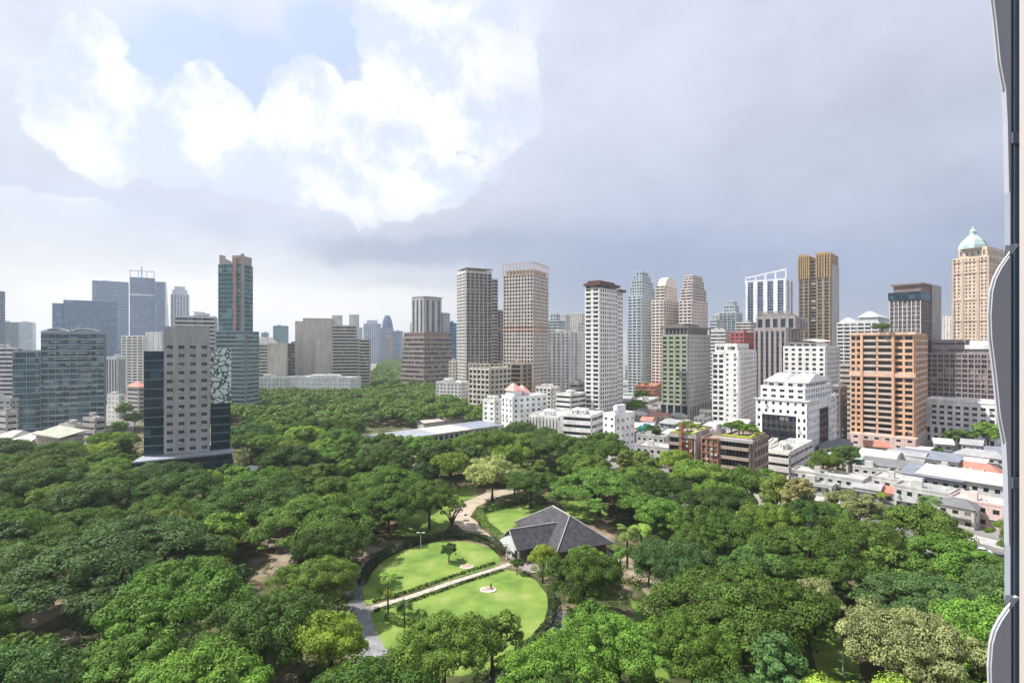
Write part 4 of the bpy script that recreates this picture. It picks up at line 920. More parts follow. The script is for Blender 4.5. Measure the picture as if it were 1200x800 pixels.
for (x, y) in [(-16.2, wy-4.2), (-16.2, wy+4.2), (-11.5, wy-4.2), (-11.5, wy+4.2), (-16.2, wy), (-8.2, wy-4.2)]:
    m = MB(); m.box(x-.2, x+.2, y-.2, y+.2, 0, E-.1); m.box(x-.3, x+.3, y-.3, y+.3, 0, .4); obj('post', m, wallmat((.62,.62,.6)), pv)
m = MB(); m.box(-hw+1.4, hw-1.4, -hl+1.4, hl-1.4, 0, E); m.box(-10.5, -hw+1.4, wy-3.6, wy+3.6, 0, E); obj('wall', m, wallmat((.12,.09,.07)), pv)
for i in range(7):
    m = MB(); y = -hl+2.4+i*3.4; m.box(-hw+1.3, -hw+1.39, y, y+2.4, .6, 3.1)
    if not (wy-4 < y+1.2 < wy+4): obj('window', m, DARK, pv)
m = MB(); m.box(-17, 9, -14, 14, .02, .22); obj('terrace', m, wallmat((.25,.22,.2)), pv)
m = MB(); m.box(-.7, .7, 9, 13.5, 5.5, 6.2); 
# side garden gate wall
# ------------------------------------------------------------ long canopy roof
P = [gp(443, 517, 5.5), gp(587.5, 497, 5.5)]
ax = math.atan2(P[1][1]-P[0][1], P[1][0]-P[0][0]); LN = math.hypot(P[1][0]-P[0][0], P[1][1]-P[0][1])
lc = empty('long_shed', (P[0][0], P[0][1], 0), ax); tag(lc, 'long low shed with grey panelled roof and pale patch, amid the treetops', 'long shed')
m = MB(); m.box(1, LN-1, 1, 18, 0, 4.6); obj('wall', m, wallmat((.6,.6,.57)), lc)
for i in range(22): m = MB(); m.box(2+i*LN/23, 2+i*LN/23+2.3, .8, .99, 1.2, 3.6); obj('window', m, DARK, lc)
nseg = 14
for i in range(nseg):
    x0, x1 = i*LN/nseg, (i+1)*LN/nseg-.12; c = (.36,.38,.43) if i < 6 else ((.6,.56,.5) if i < 10 else (.3,.33,.4))
    m = MB(); slab(m, [(x0,-1.2,5.3),(x1,-1.2,5.3),(x1,20,5.9),(x0,20,5.9)], .25)
    for k in range(4): m.box(x0+.4+k*(x1-x0)/4, x0+.5+k*(x1-x0)/4, -1, 19.5, 5.9, 6.0)
    obj('roof_panel', m, wallmat(c, .5), lc)
x, y = gp(520, 492, 4); b = empty('low_shed', (x, y, 0), ax); tag(b, 'small pinkish roofed shed just behind the long grey roofed shed', 'shed')
m = MB(); slab(m, [(-20,-5,4.2),(17,-5,4.2),(17,0,5.6),(-20,0,5.6)]); slab(m, [(-20,0,5.6),(17,0,5.6),(17,5,4.2),(-20,5,4.2)]); obj('roof', m, wallmat((.5,.42,.4)), b)
m = MB(); m.box(-19,16,-4,4,0,4.2); obj('wall', m, wallmat((.5,.48,.45)), b)

# ------------------------------------------------------------ grounds
GM = groundmat('earth_and_scrub', [(.05,.07,.03), (.16,.13,.09), (.3,.26,.2)], .05)
m = MB(); m.quad((-9000,-800,0),(9000,-800,0),(9000,11000,0),(-9000,11000,0)); struct('ground', m, groundmat('city_ground', [(.12,.12,.12), (.22,.21,.19), (.3,.29,.27)], .02))
def sheet(name, pts, z, mat):
    m = MB(); m.poly([(p[0], p[1], z) for p in pts]); return struct(name, m, mat)
PARK = [gp(*p) for p in ((-300,820),(-100,640),(-60,560),(0,545),(100,535),(150,520),(170,470),(330,452),(470,445))]+[atd(470, 900), atd(455, 2500), atd(500, 2500), atd(530, 600)]+[gp(*p) for p in ((560,492),(650,528),(745,560),(800,590),(900,606),(1060,640),(1180,668),(1400,700),(1700,1300),(-900,1300))]
sheet('park_ground', PARK, .004, groundmat('park_soil', [(.025,.04,.012), (.07,.075,.03), (.2,.15,.1), (.3,.24,.18)], .09, pos=(.36,.5,.6,.72)))
LM = groundmat('lawn_grass', [(.08,.155,.03), (.13,.21,.04), (.17,.25,.05), (.26,.28,.1)], .13, detail=14, bump=.03, pos=(.34,.46,.56,.7))
UP = [(424,692),(428,678),(440,664),(455,653),(475,644),(500,637),(525,633),(550,635),(570,640),(583,648),(586,656),(583,662),(434,708),(427,704)]
LO = [(434,716),(590,667),(610,670),(628,680),(640,695),(644,712),(640,732),(626,752),(604,770),(580,782),(540,792),(500,788),(470,775),(450,758),(438,735)]
sheet('lawn', [gp(*p) for p in UP][::-1], .012, LM); sheet('lawn', [gp(*p) for p in LO][::-1], .012, LM)
sheet('lawn', [gp(*p) for p in ((738,700),(752,712),(768,728),(776,760),(786,800),(790,830),(765,830),(762,780),(750,745))][::-1], .012, LM)
sheet('lawn', [gp(*p) for p in ((462,628),(470,602),(500,585),(540,572),(560,568),(556,582),(530,592),(528,612),(520,626),(490,628))][::-1], .012, LM)
sheet('lawn', [gp(*p) for p in ((655,588),(676,582),(705,590),(712,606),(690,612),(662,602))][::-1], .012, LM)
sheet('lawn', [gp(*p) for p in ((560,612),(576,590),(620,585),(640,595),(600,618),(590,632))][::-1], .012, LM)
sheet('lawn', [gp(*p) for p in ((948,742),(975,728),(1005,745),(1008,800),(960,800))][::-1], .012, LM)
PM = groundmat('pale_path', [(.26,.24,.2), (.38,.35,.3), (.46,.42,.37)], .8, pos=(.36,.5,.62))
ASP = groundmat('asphalt', [(.1,.1,.105), (.15,.15,.155), (.2,.2,.2)], .3)
def strip(name, pts, w, z, mat):
    n = len(pts); Lp, Rp = [], []
    for i in range(n):
        a = Vector(pts[max(i-1,0)]); c = Vector(pts[min(i+1,n-1)]); t = (c-a).normalized(); q = Vector((-t.y, t.x)); p = Vector(pts[i])
        Lp.append(p+q*w/2); Rp.append(p-q*w/2)
    m = MB(); m.v = [(p.x,p.y,z) for p in Rp]+[(p.x,p.y,z) for p in Lp]
    for i in range(n-1): m.f.append((i, i+1, n+i+1, n+i))
    return struct(name, m, mat)
strip('path', [gp(430,713), gp(480,699), gp(530,682), gp(588,664), gp(597,660)], 1.7, .02, PM)
strip('path', [gp(597,640), gp(560,622), gp(538,606), gp(548,592), gp(575,580), gp(608,572)], 7, .008, groundmat('sandy_path', [(.3,.25,.19), (.42,.36,.28)], .4))
ring = [gp(*p) for p in ((432,735),(420,715),(414,694),(420,672),(438,655),(464,640),(500,629),(535,625),(566,629),(592,640))]
strip('path', ring, 3.2, .008, ASP)
strip('path', [gp(455,800), gp(436,760), gp(428,730), gp(424,712)], 6.5, .009, groundmat('drive', [(.17,.17,.18), (.28,.28,.29)], .5))
strip('path', [gp(690,800) if False else gp(560,812), gp(610,785), gp(645,748), gp(655,715)], 3.4, .0085, ASP)
for pts in (((20,735),(60,715),(110,700),(150,685)), ((230,690),(290,672),(330,668),(340,640),(300,625)), ((380,640),(415,650),(440,640)), ((700,650),(740,660),(780,700)), ((0,775),(40,760),(90,740))):
    strip('path', [gp(*p) for p in pts], 7, .0075, groundmat('worn_path', [(.17,.14,.09), (.3,.25,.19)], .3))
strip('road', [gp(640,522), gp(745,566), gp(805,596), gp(900,613), gp(1040,640), gp(1180,676), gp(1400,740)], 9, .016, ASP)
strip('road', [gp(940,580), gp(1040,600), gp(1120,625), gp(1180,640), gp(1260,660)], 7, .02, groundmat('street', [(.3,.29,.28), (.42,.41,.4)], .4))
strip('road', [gp(-200,590), gp(0,552), gp(120,528), gp(160,490), gp(150,450)], 9, .016, ASP)
# boundary wall along the road
wp = [gp(700,556), gp(757,579), gp(812,602), gp(880,616), gp(950,628)]
m = MB()
for i in range(len(wp)-1):
    a, c = Vector(wp[i]), Vector(wp[i+1]); t = (c-a).normalized(); q = Vector((-t.y, t.x))*.15
    m.prism([(a-q)[:], (c-q)[:], (c+q)[:], (a+q)[:]], 0, 2.2); m.prism([(a-q*1.8)[:], (c-q*1.8)[:], (c+q*1.8)[:], (a+q*1.8)[:]], 2.204, 2.35)
tag(obj('boundary_wall', m, wallmat((.5,.46,.42))), 'grey boundary wall between park trees and the road', 'wall')

# ------------------------------------------------------------ foliage
LEAF = leafmat('leaf', .16, .6, .6); LEAFW = leafmat('blossom_leaf', .15, .7, .3)
BARK = groundmat('bark', [(.05,.04,.03), (.11,.09,.07)], 2.5)
def cards(c, n, s, up=0.0, rs=None):          # centres, normals, sizes -> verts (n,4,3)
    rs = rs or rng; N = len(c)
    nn = n + rs.normal(0, .45, (N, 3)); nn[:, 2] += up; nn /= np.linalg.norm(nn, axis=1)[:, None]+1e-9
    a = np.cross(nn, rs.normal(0, 1, (N, 3))); a /= np.linalg.norm(a, axis=1)[:, None]+1e-9; bb = np.cross(nn, a)
    s = s[:, None]; w = .62
    return np.stack([c-a*s, c+bb*s*w-a*s*.1, c+a*s, c-bb*s*w-a*s*.1], 1)
def cardmesh(name, quads, mat):
    N = len(quads); me = bpy.data.meshes.new(name); me.vertices.add(4*N); me.vertices.foreach_set('co', quads.reshape(-1).astype(np.float32))
    me.loops.add(4*N); me.loops.foreach_set('vertex_index', np.arange(4*N, dtype=np.int32)); me.polygons.add(N)
    me.polygons.foreach_set('loop_start', np.arange(0, 4*N, 4, dtype=np.int32))
    me.materials.append(mat); me.update(calc_edges=True); return me
def blob_cards(cen, rad, per, size, flat=.7, up=.3):   # clumps -> cards near the upper surfaces of the clumps
    out = []
    for c, r_ in zip(cen, rad):
        n = rng.normal(0, 1, (per, 3)); n[:, 2] = np.abs(n[:, 2])*1.0-.35; n /= np.linalg.norm(n, axis=1)[:, None]
        sc = np.array([1, 1, flat])*r_*(rng.uniform(.75, 1.08, (per, 1)))
        out.append(cards(c+n*sc, n, rng.uniform(.6, 1.3, per)*size, up))
    return np.concatenate(out)
def rain_crown(R=13, H=14, seed=0, ncl=230, per=150, size=.42):
    rs = np.random.default_rng(seed); cen = []; rad = []
    lobes = rs.uniform(0, 2*PI, 5); am = rs.uniform(.03, .12, 5)
    for i in range(ncl):
        a = rs.uniform(0, 2*PI); f = math.sqrt(rs.uniform(0, 1)); e = 1+sum(am[k]*math.sin((k+2)*a+lobes[k]) for k in range(5))
        r_ = f*R*.93*e; z = H-1.3-(f**2.4)*H*.36+rs.normal(0, .35)-.7*abs(math.sin(a*4+lobes[0])*f)
        if rs.uniform() < .05 or math.sin(a*5+lobes[1]+f*6)*math.sin(a*3+lobes[2]) > .72: continue
        z += .55*math.sin(a*7+lobes[3]+f*9)
        cen.append((r_*math.cos(a), r_*math.sin(a), z)); rad.append(rs.choice([.8, 1.3, 2.1])*rs.uniform(.85, 1.15)*R/13)
    return cardmesh('crown', blob_cards(np.array(cen), rad, per, size, .5, .55), LEAF)
def round_crown(R=7, H=14, base=.35, seed=0, ncl=95, per=150, size=.42, big=1.0, mat=None, shape=1.0):
    rs = np.random.default_rng(seed); cen = []; rad = []; hh = H*(1-base)/2; zc = H*base+hh
    K = rs.normal(0, 1, (7, 3)); K /= np.linalg.norm(K, axis=1)[:, None]; am = rs.uniform(-.2, .3, 7)
    for i in range(ncl):
        n = rs.normal(0, 1, 3); n[2] = n[2] if n[2] > -.5 else -n[2]; n /= np.linalg.norm(n)
        e = 1+sum(am[k]*max(0, n@K[k])**3 for k in range(7)); f = rs.uniform(.72, .98) if i % 3 else rs.uniform(.35, .65)
        z = n[2]; wdt = (1-.0*z) if shape == 1 else (1-.35*(z+1)/2)
        cen.append((n[0]*R*f*e*wdt, n[1]*R*f*e*wdt, zc+n[2]*hh*f*e)); rad.append(rs.choice([.7, 1.1, 1.5, 1.9])*rs.uniform(.85, 1.15)*R/7*big*(1.25 if i % 3 == 0 else 1))
    return cardmesh('crown', blob_cards(np.array(cen), rad, per, size, .75, .35), mat or LEAF)
def trunk_mesh(R, H, seed, umbrella=False, thin=1.0):
    rs = random.Random(seed); m = MB(); r0 = H*.032*thin; fk = H*(.28 if umbrella else .38)
    m.tube([(0,0,-.2),(.05,.02,fk*.5),(.1,0,fk)], [r0*1.35, r0, r0*.9], 8)
    nb = 7 if umbrella else 5
    for i in range(nb):
        a = 2*PI*i/nb+rs.uniform(-.3, .3); rr = R*rs.uniform(.5, .8) if umbrella else R*rs.uniform(.3, .55); zt = H*rs.uniform(.7, .82)
        p = [(.1,0,fk-.2), (rr*.35*math.cos(a), rr*.35*math.sin(a), fk+(zt-fk)*.5), (rr*math.cos(a+.15), rr*math.sin(a+.15), zt)]
        m.tube(p, [r0*.6, r0*.4, r0*.1], 6)
        a2 = a+rs.choice((-.5, .5)); m.tube([p[1], (rr*.8*math.cos(a2), rr*.8*math.sin(a2), zt-.5)], [r0*.35, r0*.08], 5)
    return m.mesh('trunk', BARK, True)
def palm_meshes(H, seed):
    rs = np.random.default_rng(seed); q = []
    for i in range(22):
        a = rs.uniform(0, 2*PI); el = rs.uniform(.1, 1.2); Lf = rs.uniform(2.6, 3.4); px, py_, pz = 0, 0, H
        seg = 9; d = np.array([math.cos(a)*math.cos(el), math.sin(a)*math.cos(el), math.sin(el)]); p = np.array([0, 0, H*1.0])
        for s in range(seg):
            side = np.cross(d, [0, 0, 1]); side /= np.linalg.norm(side)+1e-9; p2 = p+d*Lf/seg; wl = .75*math.sin(PI*(s+.8)/(seg+.8))+.1
            for sg in (-1, 1): q.append([p, p+side*sg*wl+[0, 0, -.35*wl]+d*.25, p2+side*sg*wl*.95+[0, 0, -.4*wl]+d*.1, p2])
            p = p2; d = d+np.array([0, 0, -.24]); d /= np.linalg.norm(d)
    me = cardmesh('fronds', np.array(q), LEAF); m = MB(); m.tube([(0,0,-.1),(.15,0,H*.5),(0,0,H+.1)], [.28,.2,.16], 7)
    return m.mesh('trunk', BARK, True), me
PROTO = {}
def pr(kind, crowns): PROTO[kind] = crowns
pr('rain', [(trunk_mesh(13,13.5,i,True,1.3), rain_crown(13,13.5,10+i,320,330,.2), 13, 13.5) for i in range(3)])
pr('round', [(trunk_mesh(7,13,20+i), round_crown(7,13,.3,20+i,90,380,.2), 7, 13) for i in range(4)])
pr('broad', [(trunk_mesh(9,14,30+i), round_crown(9.5,14,.38,30+i,150,400,.2,.8), 9.5, 14) for i in range(3)])
pr('tall', [(trunk_mesh(4.5,15,40+i,False,.7), round_crown(4.6,15,.22,40+i,90,260,.19,.9,None,2), 4.6, 15) for i in range(2)])
pr('small', [(trunk_mesh(3,6,50+i,False,1), round_crown(3.2,6.2,.25,50+i,50,180,.16,1.0), 3.2, 6.2) for i in range(2)])
pr('blossom', [(trunk_mesh(6,11,60,False,.9), round_crown(6.3,11,.45,60,90,220,.19,.8,LEAFW), 6.3, 11)])
pr('open', [(trunk_mesh(6,10,65,True,1.5), round_crown(6,10.5,.5,65,34,160,.2,.7), 6, 10.5)])
tm, cm = palm_meshes(8, 70); tm2, cm2 = palm_meshes(8, 71); pr('palm', [(tm, cm, 3.2, 9), (tm2, cm2, 3.2, 9)])
KN = {'rain': ('rain_tree', 'tree'), 'round': ('broadleaf_tree', 'tree'), 'broad': ('broadleaf_tree', 'tree'), 'tall': ('tall_tree', 'tree'), 'small': ('small_tree', 'tree'), 'blossom': ('blossom_tree', 'tree'), 'palm': ('palm_tree', 'palm tree'), 'open': ('sparse_tree', 'tree')}
SHP = {'rain': 'wide umbrella shaped', 'round': 'rounded', 'broad': 'broad spreading', 'tall': 'tall narrow', 'small': 'small bushy', 'blossom': 'airy', 'palm': 'feathery', 'open': 'sparse bare limbed'}
HUE = {'deep': ((.06,.11,.025), 'deep green'), 'mid': ((.095,.165,.03), 'mid green'), 'lime': ((.19,.28,.04), 'lime green'), 'olive': ((.13,.18,.04), 'olive green'), 'blue': ((.07,.13,.04), 'bluish green'), 'tan': ((.19,.19,.08), 'brownish green'), 'cream': ((.3,.33,.13), 'cream flowered'), 'fresh': ((.125,.215,.035), 'fresh green')}
TREES = []
def tree(kind, x, y, R, hue, label=None, z=0, hs=1.0):
    opts = PROTO[kind]; t_, c_, r0, h0 = opts[len(TREES) % len(opts)]; s = R/r0
    e = empty(KN[kind][0], (x, y, z), random.uniform(0, 2*PI)); sz = s*hs if R > 3 else s*hs
    sz = .55*sz+.45 if kind != 'small' else sz
    k_ = random.uniform(.88, 1.12); e.scale = (s*k_, s/k_, sz*random.uniform(.92, 1.1))
    a = link('trunk', t_, e); cobj = link('fronds' if kind == 'palm' else 'crown', c_, e)
    c = [q_*1.0 for q_ in HUE[hue][0]]; v = random.uniform(.72, 1.3); w = random.uniform(.88, 1.12); cobj.color = (c[0]*v*w, c[1]*v, c[2]*v, 1)
    TREES.append([e, kind, hue, x, y, R, h0*sz, label]); return e
def T(kind, px, py, w, hue, label=None, hc=None):      # crown centre at px,py, w = width in px
    hc = hc if hc is not None else {'rain': 10.5, 'round': 8.5, 'broad': 9.5, 'tall': 8.5, 'small': 3.5, 'blossom': 8, 'palm': 7.5, 'open': 8}[kind]
    x, y = gp(px, py, hc); R = w/2*y/F; return tree(kind, x, y, R, hue, label)
HAND = [('rain',868,705,205,'mid','largest wide umbrella tree in the right foreground'), ('rain',940,642,150,'mid','wide umbrella tree up right of the largest foreground one'), ('rain',702,566,112,'mid','dome shaped umbrella tree on visible forked trunk behind the pavilion'),
 ('rain',372,607,140,'mid','wide umbrella tree just left of the oval lawn ring'), ('rain',455,582,95,'mid','umbrella tree behind the top left of the oval lawn'), ('broad',503,583,62,'mid','spreading tree standing on the lawn above the oval'), ('open',530,592,42,'olive','sparse bare limbed tree above the oval lawn'),
 ('rain',140,652,215,'blue','huge flat umbrella tree at left with trunk showing on its right'), ('rain',212,572,112,'deep','umbrella tree in front of the wedge podium'), ('rain',300,585,128,'deep','umbrella tree right of the one below the podium'), ('broad',205,722,150,'mid','broad tree in the lower left foreground'), ('broad',310,738,130,'deep','broad dark tree left of the lime tree by the drive'),
 ('small',256,658,42,'lime','lime green small tree at left near the sandy clearing'), ('round',388,752,82,'lime','lime green rounded tree beside the paved drive'), ('broad',520,754,108,'mid','mid green tree overlapping the lower lawn edge'), ('broad',684,672,84,'mid','dense tree in front of the pavilion roof'),
 ('broad',725,752,112,'fresh','fresh green tree left of the bright grass strip'), ('broad',812,752,100,'fresh','rounded tree right of the bright grass strip'), ('broad',640,792,110,'fresh','fresh green tree at the bottom edge below the lawn'), ('broad',1062,758,130,'tan','brownish tree in the lower right foreground'),
 ('rain',1095,692,160,'blue','bluish umbrella tree at right near the window fins'), ('broad',842,592,74,'deep','dark tall tree in front of the balcony blocks'), ('tall',910,592,46,'olive','olive feathery tree right of the dark tree by the balcony blocks'), ('tall',935,598,44,'tan','tan feathery tree right of the olive feathery one'),
 ('round',1005,598,66,'tan','brownish yellow tree below the long white terrace'), ('round',970,603,50,'fresh','fresh green tree left of the brownish yellow one'), ('round',775,607,66,'fresh','light green round tree right behind the pavilion'), ('broad',790,658,92,'blue','bluish tree right of the palms'),
 ('blossom',577,560,52,'cream','cream flowering tree beside the sandy path'), ('blossom',603,554,38,'cream','smaller cream flowering tree right of the other one'), ('broad',622,562,52,'deep','dark tree right of the cream flowering trees'), ('round',636,640,34,'lime','bright small tree in front of the pavilion wing'),
 ('small',526,642,22,'deep','lone small tree on the upper half of the oval lawn'), ('palm',735,630,34,'olive','left palm beside the pavilion'), ('palm',751,628,36,'fresh','tall bright palm right of the pavilion'), ('palm',727,645,26,'mid','short palm nearest the pavilion corner'), ('palm',1090,592,34,'blue','palm against the white terrace houses'),
 ('palm',455,676,26,'fresh','small palm at the left tip of the upper lawn'), ('palm',474,700,26,'deep','small palm by the path on the left of the lawn'), ('palm',760,648,26,'olive','drooping palm below the bright palm'), ('palm',402,560,18,'mid','young palm near the street lamps'), ('round',968,543,38,'mid','round green tree beside the white framed building'), ('round',992,533,34,'deep','dark tree between white framed building and podium'),
 ('small',1125,523,30,'deep','dark tree in front of the white gridded office'), ('small',1158,523,34,'fresh','light tree in front of the gridded office by the frame'), ('tall',752,546,26,'olive','olive columnar tree right of the white narrow block'), ('tall',733,549,28,'olive','olive columnar tree in front of the white narrow block'),
 ('round',790,542,44,'lime','bright green tree left of the balcony blocks'), ('round',745,477,26,'fresh','green tree right of the white tower foot'), ('round',765,505,20,'deep','dark tree beside the teal netting'), ('small',606,655,18,'mid','shrubby tree at the corner of the pavilion porch'), ('small',648,572,26,'lime','light shrubby tree between flowering trees and dome tree'),
 ('broad',560,528,70,'mid','broad tree just below the long grey roofed shed'), ('broad',700,535,62,'mid','mid green tree below the banded white office'), ('broad',655,530,64,'deep','dark tree below the low white hall'), ('rain',420,700,10,'mid',None)]
HAND[-1:-1] = [('round',134,470,16,'deep','dark street tree beside the small office left of the apartments'), ('round',146,478,18,'mid','green street tree below the white apartment block'), ('broad',158,487,22,'mid','broad street tree left of the grey slab tower wing'), ('round',140,497,18,'fresh','fresh street tree between the slotted car park and slab tower'),
 ('broad',150,512,26,'deep','dark broad tree left of the wedge podium corner'), ('round',132,515,20,'mid','mid green tree right of the slotted car park block'), ('broad',128,533,28,'mid','broad tree below the slotted car park block'), ('round',112,528,18,'deep','small dark tree right of the beige hall'), ('round',163,468,16,'fresh','fresh tree at the foot of the plain white slab'),
 ('small',1004,566,12,'mid','small tree left of the teal roofed shed'), ('small',1034,578,12,'lime','yellow green shrub by the lilac walled house'), ('small',1060,562,10,'deep','dark shrub among the vaulted sheds'), ('small',1136,546,14,'mid','small tree before the grey roofed back houses'), ('round',1098,528,18,'deep','dark tree at the left end of the gridded office arcade'),
 ('small',772,538,12,'mid','small tree left of the white flat villa'), ('round',748,530,20,'deep','dark tree right beside the white narrow block'), ('small',800,534,12,'fresh','small tree right of the white flat villa'), ('round',752,462,16,'mid','tree left of the orange low block'), ('tall',846,556,16,'olive','olive tree between the two balcony blocks')]
for h in HAND[:-1]: T(*h)
# keep-clear regions in the photo (lawns, paths, roofs that show between the trees)
CLEAR = [((420,625,650,742),), ((738,705,775,790),), ((530,572,600,650),), ((588,592,716,632),), ((655,583,690,606),), ((455,600,535,632),), ((420,712,448,765),), ((790,503,900,548),), ((897,520,950,552),), ((1020,548,1190,612),),
  ((430,492,590,519),), ((158,500,272,545),), ((1115,600,1190,640),), ((960,560,1040,582),), ((660,480,745,520),), ((290,615,335,690),), ((20,705,75,770),), ((158,655,235,678),), ((1085,470,1175,530),), ((740,486,860,512),), ((272,544,305,554),), ((960,740,1010,800),)]
CLEAR = [c[0] for c in CLEAR]
CLEARD = [gp(0, c[3])[1] for c in CLEAR]
def inpoly(x, y, P):
    c = False; n = len(P)
    for i in range(n):
        x1, y1 = P[i]; x2, y2 = P[i-1]
        if (y1 > y) != (y2 > y) and x < (x2-x1)*(y-y1)/(y2-y1)+x1: c = not c
    return c
def blocked(x, y, R, h, hand=False):
    for (cx, cy, a, wL, wR) in FOOT:
        dx, dy = x-cx, y-cy; c, s = math.cos(a), math.sin(a); lx, ly = dx*c+dy*s, -dx*s+dy*c
        if -wL-R*.8 < lx < R*.8+3 and -R*.8-3 < ly < wR+R*.8: return True
    px0, _ = proj(x-R*.8, y, 0); px1, _ = proj(x+R*.8, y, 0); _, yt = proj(x, y, h); _, yb = proj(x, y, 0)
    pys = (yt+2, yb-(yb-yt)*.3)
    for c, dd in zip(CLEAR, CLEARD):
        dn = gp(0, c[3])[1]*.55
        if px1 > c[0] and px0 < c[2] and pys[1] > c[1] and pys[0] < c[3]: return True
    return False
PTREE = [gp(*p) for p in ((-150,1100),(-200,640),(-60,560),(0,546),(60,556),(120,545),(150,530),(158,505),(150,480),(190,462),(270,462),(300,464),(420,466),(470,452),(500,455),(560,497),(600,505),(650,528),(745,562),(800,592),(900,606),(1060,632),(1100,628),(1180,655),(1400,700),(1300,1100))]
LAW = [[gp(*p) for p in UP], [gp(*p) for p in LO], [gp(*p) for p in ((462,628),(470,602),(540,572),(600,570),(620,585),(716,632),(740,650),(700,660),(590,640))]]
rr = random.Random(5); tries = 0; big = []
import heapq
for phase, (kinds, lo, hi, nmax) in enumerate(((('rain',), 11, 16, 26), (('broad','round','broad'), 7.0, 10.5, 170), (('round','tall','round','small'), 4, 6.5, 262))):
    tries = 0
    while len(TREES) < nmax + 55*(phase > -1) - (0) and tries < 6000:
        tries += 1
        if len(TREES) >= (84, 215, 292)[phase]: break
        lim = (230, 300, 330)[phase]
        y = 60+(lim-60)*rr.random()**.75; x = rr.uniform(-.98, .98)*y
        if not inpoly(x, y, PTREE): continue
        kind = rr.choice(kinds); R = rr.uniform(lo, hi); sp = .82 if phase == 0 else .78
        if any((x-t[3])**2+(y-t[4])**2 < ((R+t[5])*sp)**2 for t in TREES): continue
        if any(inpoly(x, y, P_) for P_ in LAW): continue
        h = {'rain': 13.5, 'broad': 13.5, 'round': 12, 'tall': 14, 'small': 7}[kind]
        if blocked(x, y, R, h): continue
        px, _ = proj(x, y, 8)
        hue = rr.choices(('deep','mid','fresh','olive','blue','lime','tan'), (20, 42, 24, 4, 6 if 300 < px < 950 else 16, 8, 3 if px > 900 else 0))[0]  # bluish crowns likelier toward both sides: window glass reflection put into leaf colour
        tree(kind, x, y, R, hue)
# roof garden plants
for (b, ks) in ((RG1, ((-.5,.3,3.0,'fresh'), (-.25,.35,3.2,'deep'), (-.1,.5,2.6,'mid'))), (RG2, ((-.82,.4,2.8,'mid'), (-.6,.5,3.2,'fresh'), (-.38,.4,2.8,'olive'), (-.18,.5,2.6,'lime'))), (RG3, ((-.85,.35,3.8,'mid'), (-.68,.5,4.2,'fresh'), (-.48,.4,3.6,'lime'), (-.32,.6,3.4,'mid'), (-.17,.45,3.0,'fresh')))):
    for i, (fx, fy, R, hue) in enumerate(ks):
        c, s = math.cos(-b.t), math.sin(-b.t); lx, ly = b.wL*fx, b.wR*fy; x, y = b.c[0]+lx*c-ly*s, b.c[1]+lx*s+ly*c
        w = {id(RG1): 'beige roof garden block', id(RG2): 'left balcony block', id(RG3): 'right balcony block'}[id(b)]
        tree('small', x, y, R, hue, '%s rooftop shrub, %s from the left on the %s' % (HUE[hue][1], ('first','second','third','fourth','fifth')[i], w), z=b.H+.05, hs=.7)
x, y = atd(1042, 294); tree('small', x-1, y+4, 5.2, 'mid', 'green tree growing on the roof of the orange tower', z=zat(391, 288)+.5, hs=.5)
x, y = atd(757, 528); tree('small', x, y, 3.4, 'olive', 'planting on the roof of the orange low block', z=zat(453, 520)+.2, hs=.5)
# labels for the remaining trees from landmarks
LMK = [(650,615,'the slate roofed pavilion'), (530,690,'the oval lawn'), (215,530,'the wedge podium'), (512,508,'the long grey shed'), (840,545,'the balcony blocks'), (700,500,'the banded white office'), (868,705,'the largest umbrella tree'), (140,652,'the huge left umbrella tree'), (1062,758,'the big brownish tree'), (70,525,'the beige hall'), (755,745,'the bright grass strip'), (388,752,'the lime tree by the drive'), (360,450,'the long white office wing'), (1090,600,'the white terrace houses'), (590,560,'the cream flowering trees'), (300,550,'the white parasols')]
groups = {}
for t in TREES:
    if t[7]: tag(t[0], t[7], KN[t[1]][1], 'trees of the park'); continue
    px, py = proj(t[3], t[4], t[6]*.6); l = min(LMK, key=lambda q: (q[0]-px)**2+(q[1]-py)**2); dx, dy = px-l[0], py-l[1]
    rel = ('right of' if dx > 0 else 'left of') if abs(dx) > abs(dy) else ('in front of' if dy > 0 else 'behind')
    groups.setdefault((SHP[t[1]], HUE[t[2]][1], rel, l[2]), []).append((dx*dx+dy*dy, t))
ORD = ['nearest', 'second nearest', 'third nearest', 'fourth nearest', 'fifth nearest', 'sixth nearest', 'seventh nearest', 'eighth nearest', 'ninth nearest', 'tenth nearest']
for (shp, hue, rel, l), ts in groups.items():
    ts.sort(key=lambda q: q[0])
    for i, (_, t) in enumerate(ts):
        lab = '%s %s tree %s %s' % (shp, hue, rel, l) if len(ts) == 1 else '%s %s tree, %s such %s %s' % (shp, hue, ORD[min(i, 9)], rel, l)
        tag(t[0], lab, KN[t[1]][1], 'trees of the park')
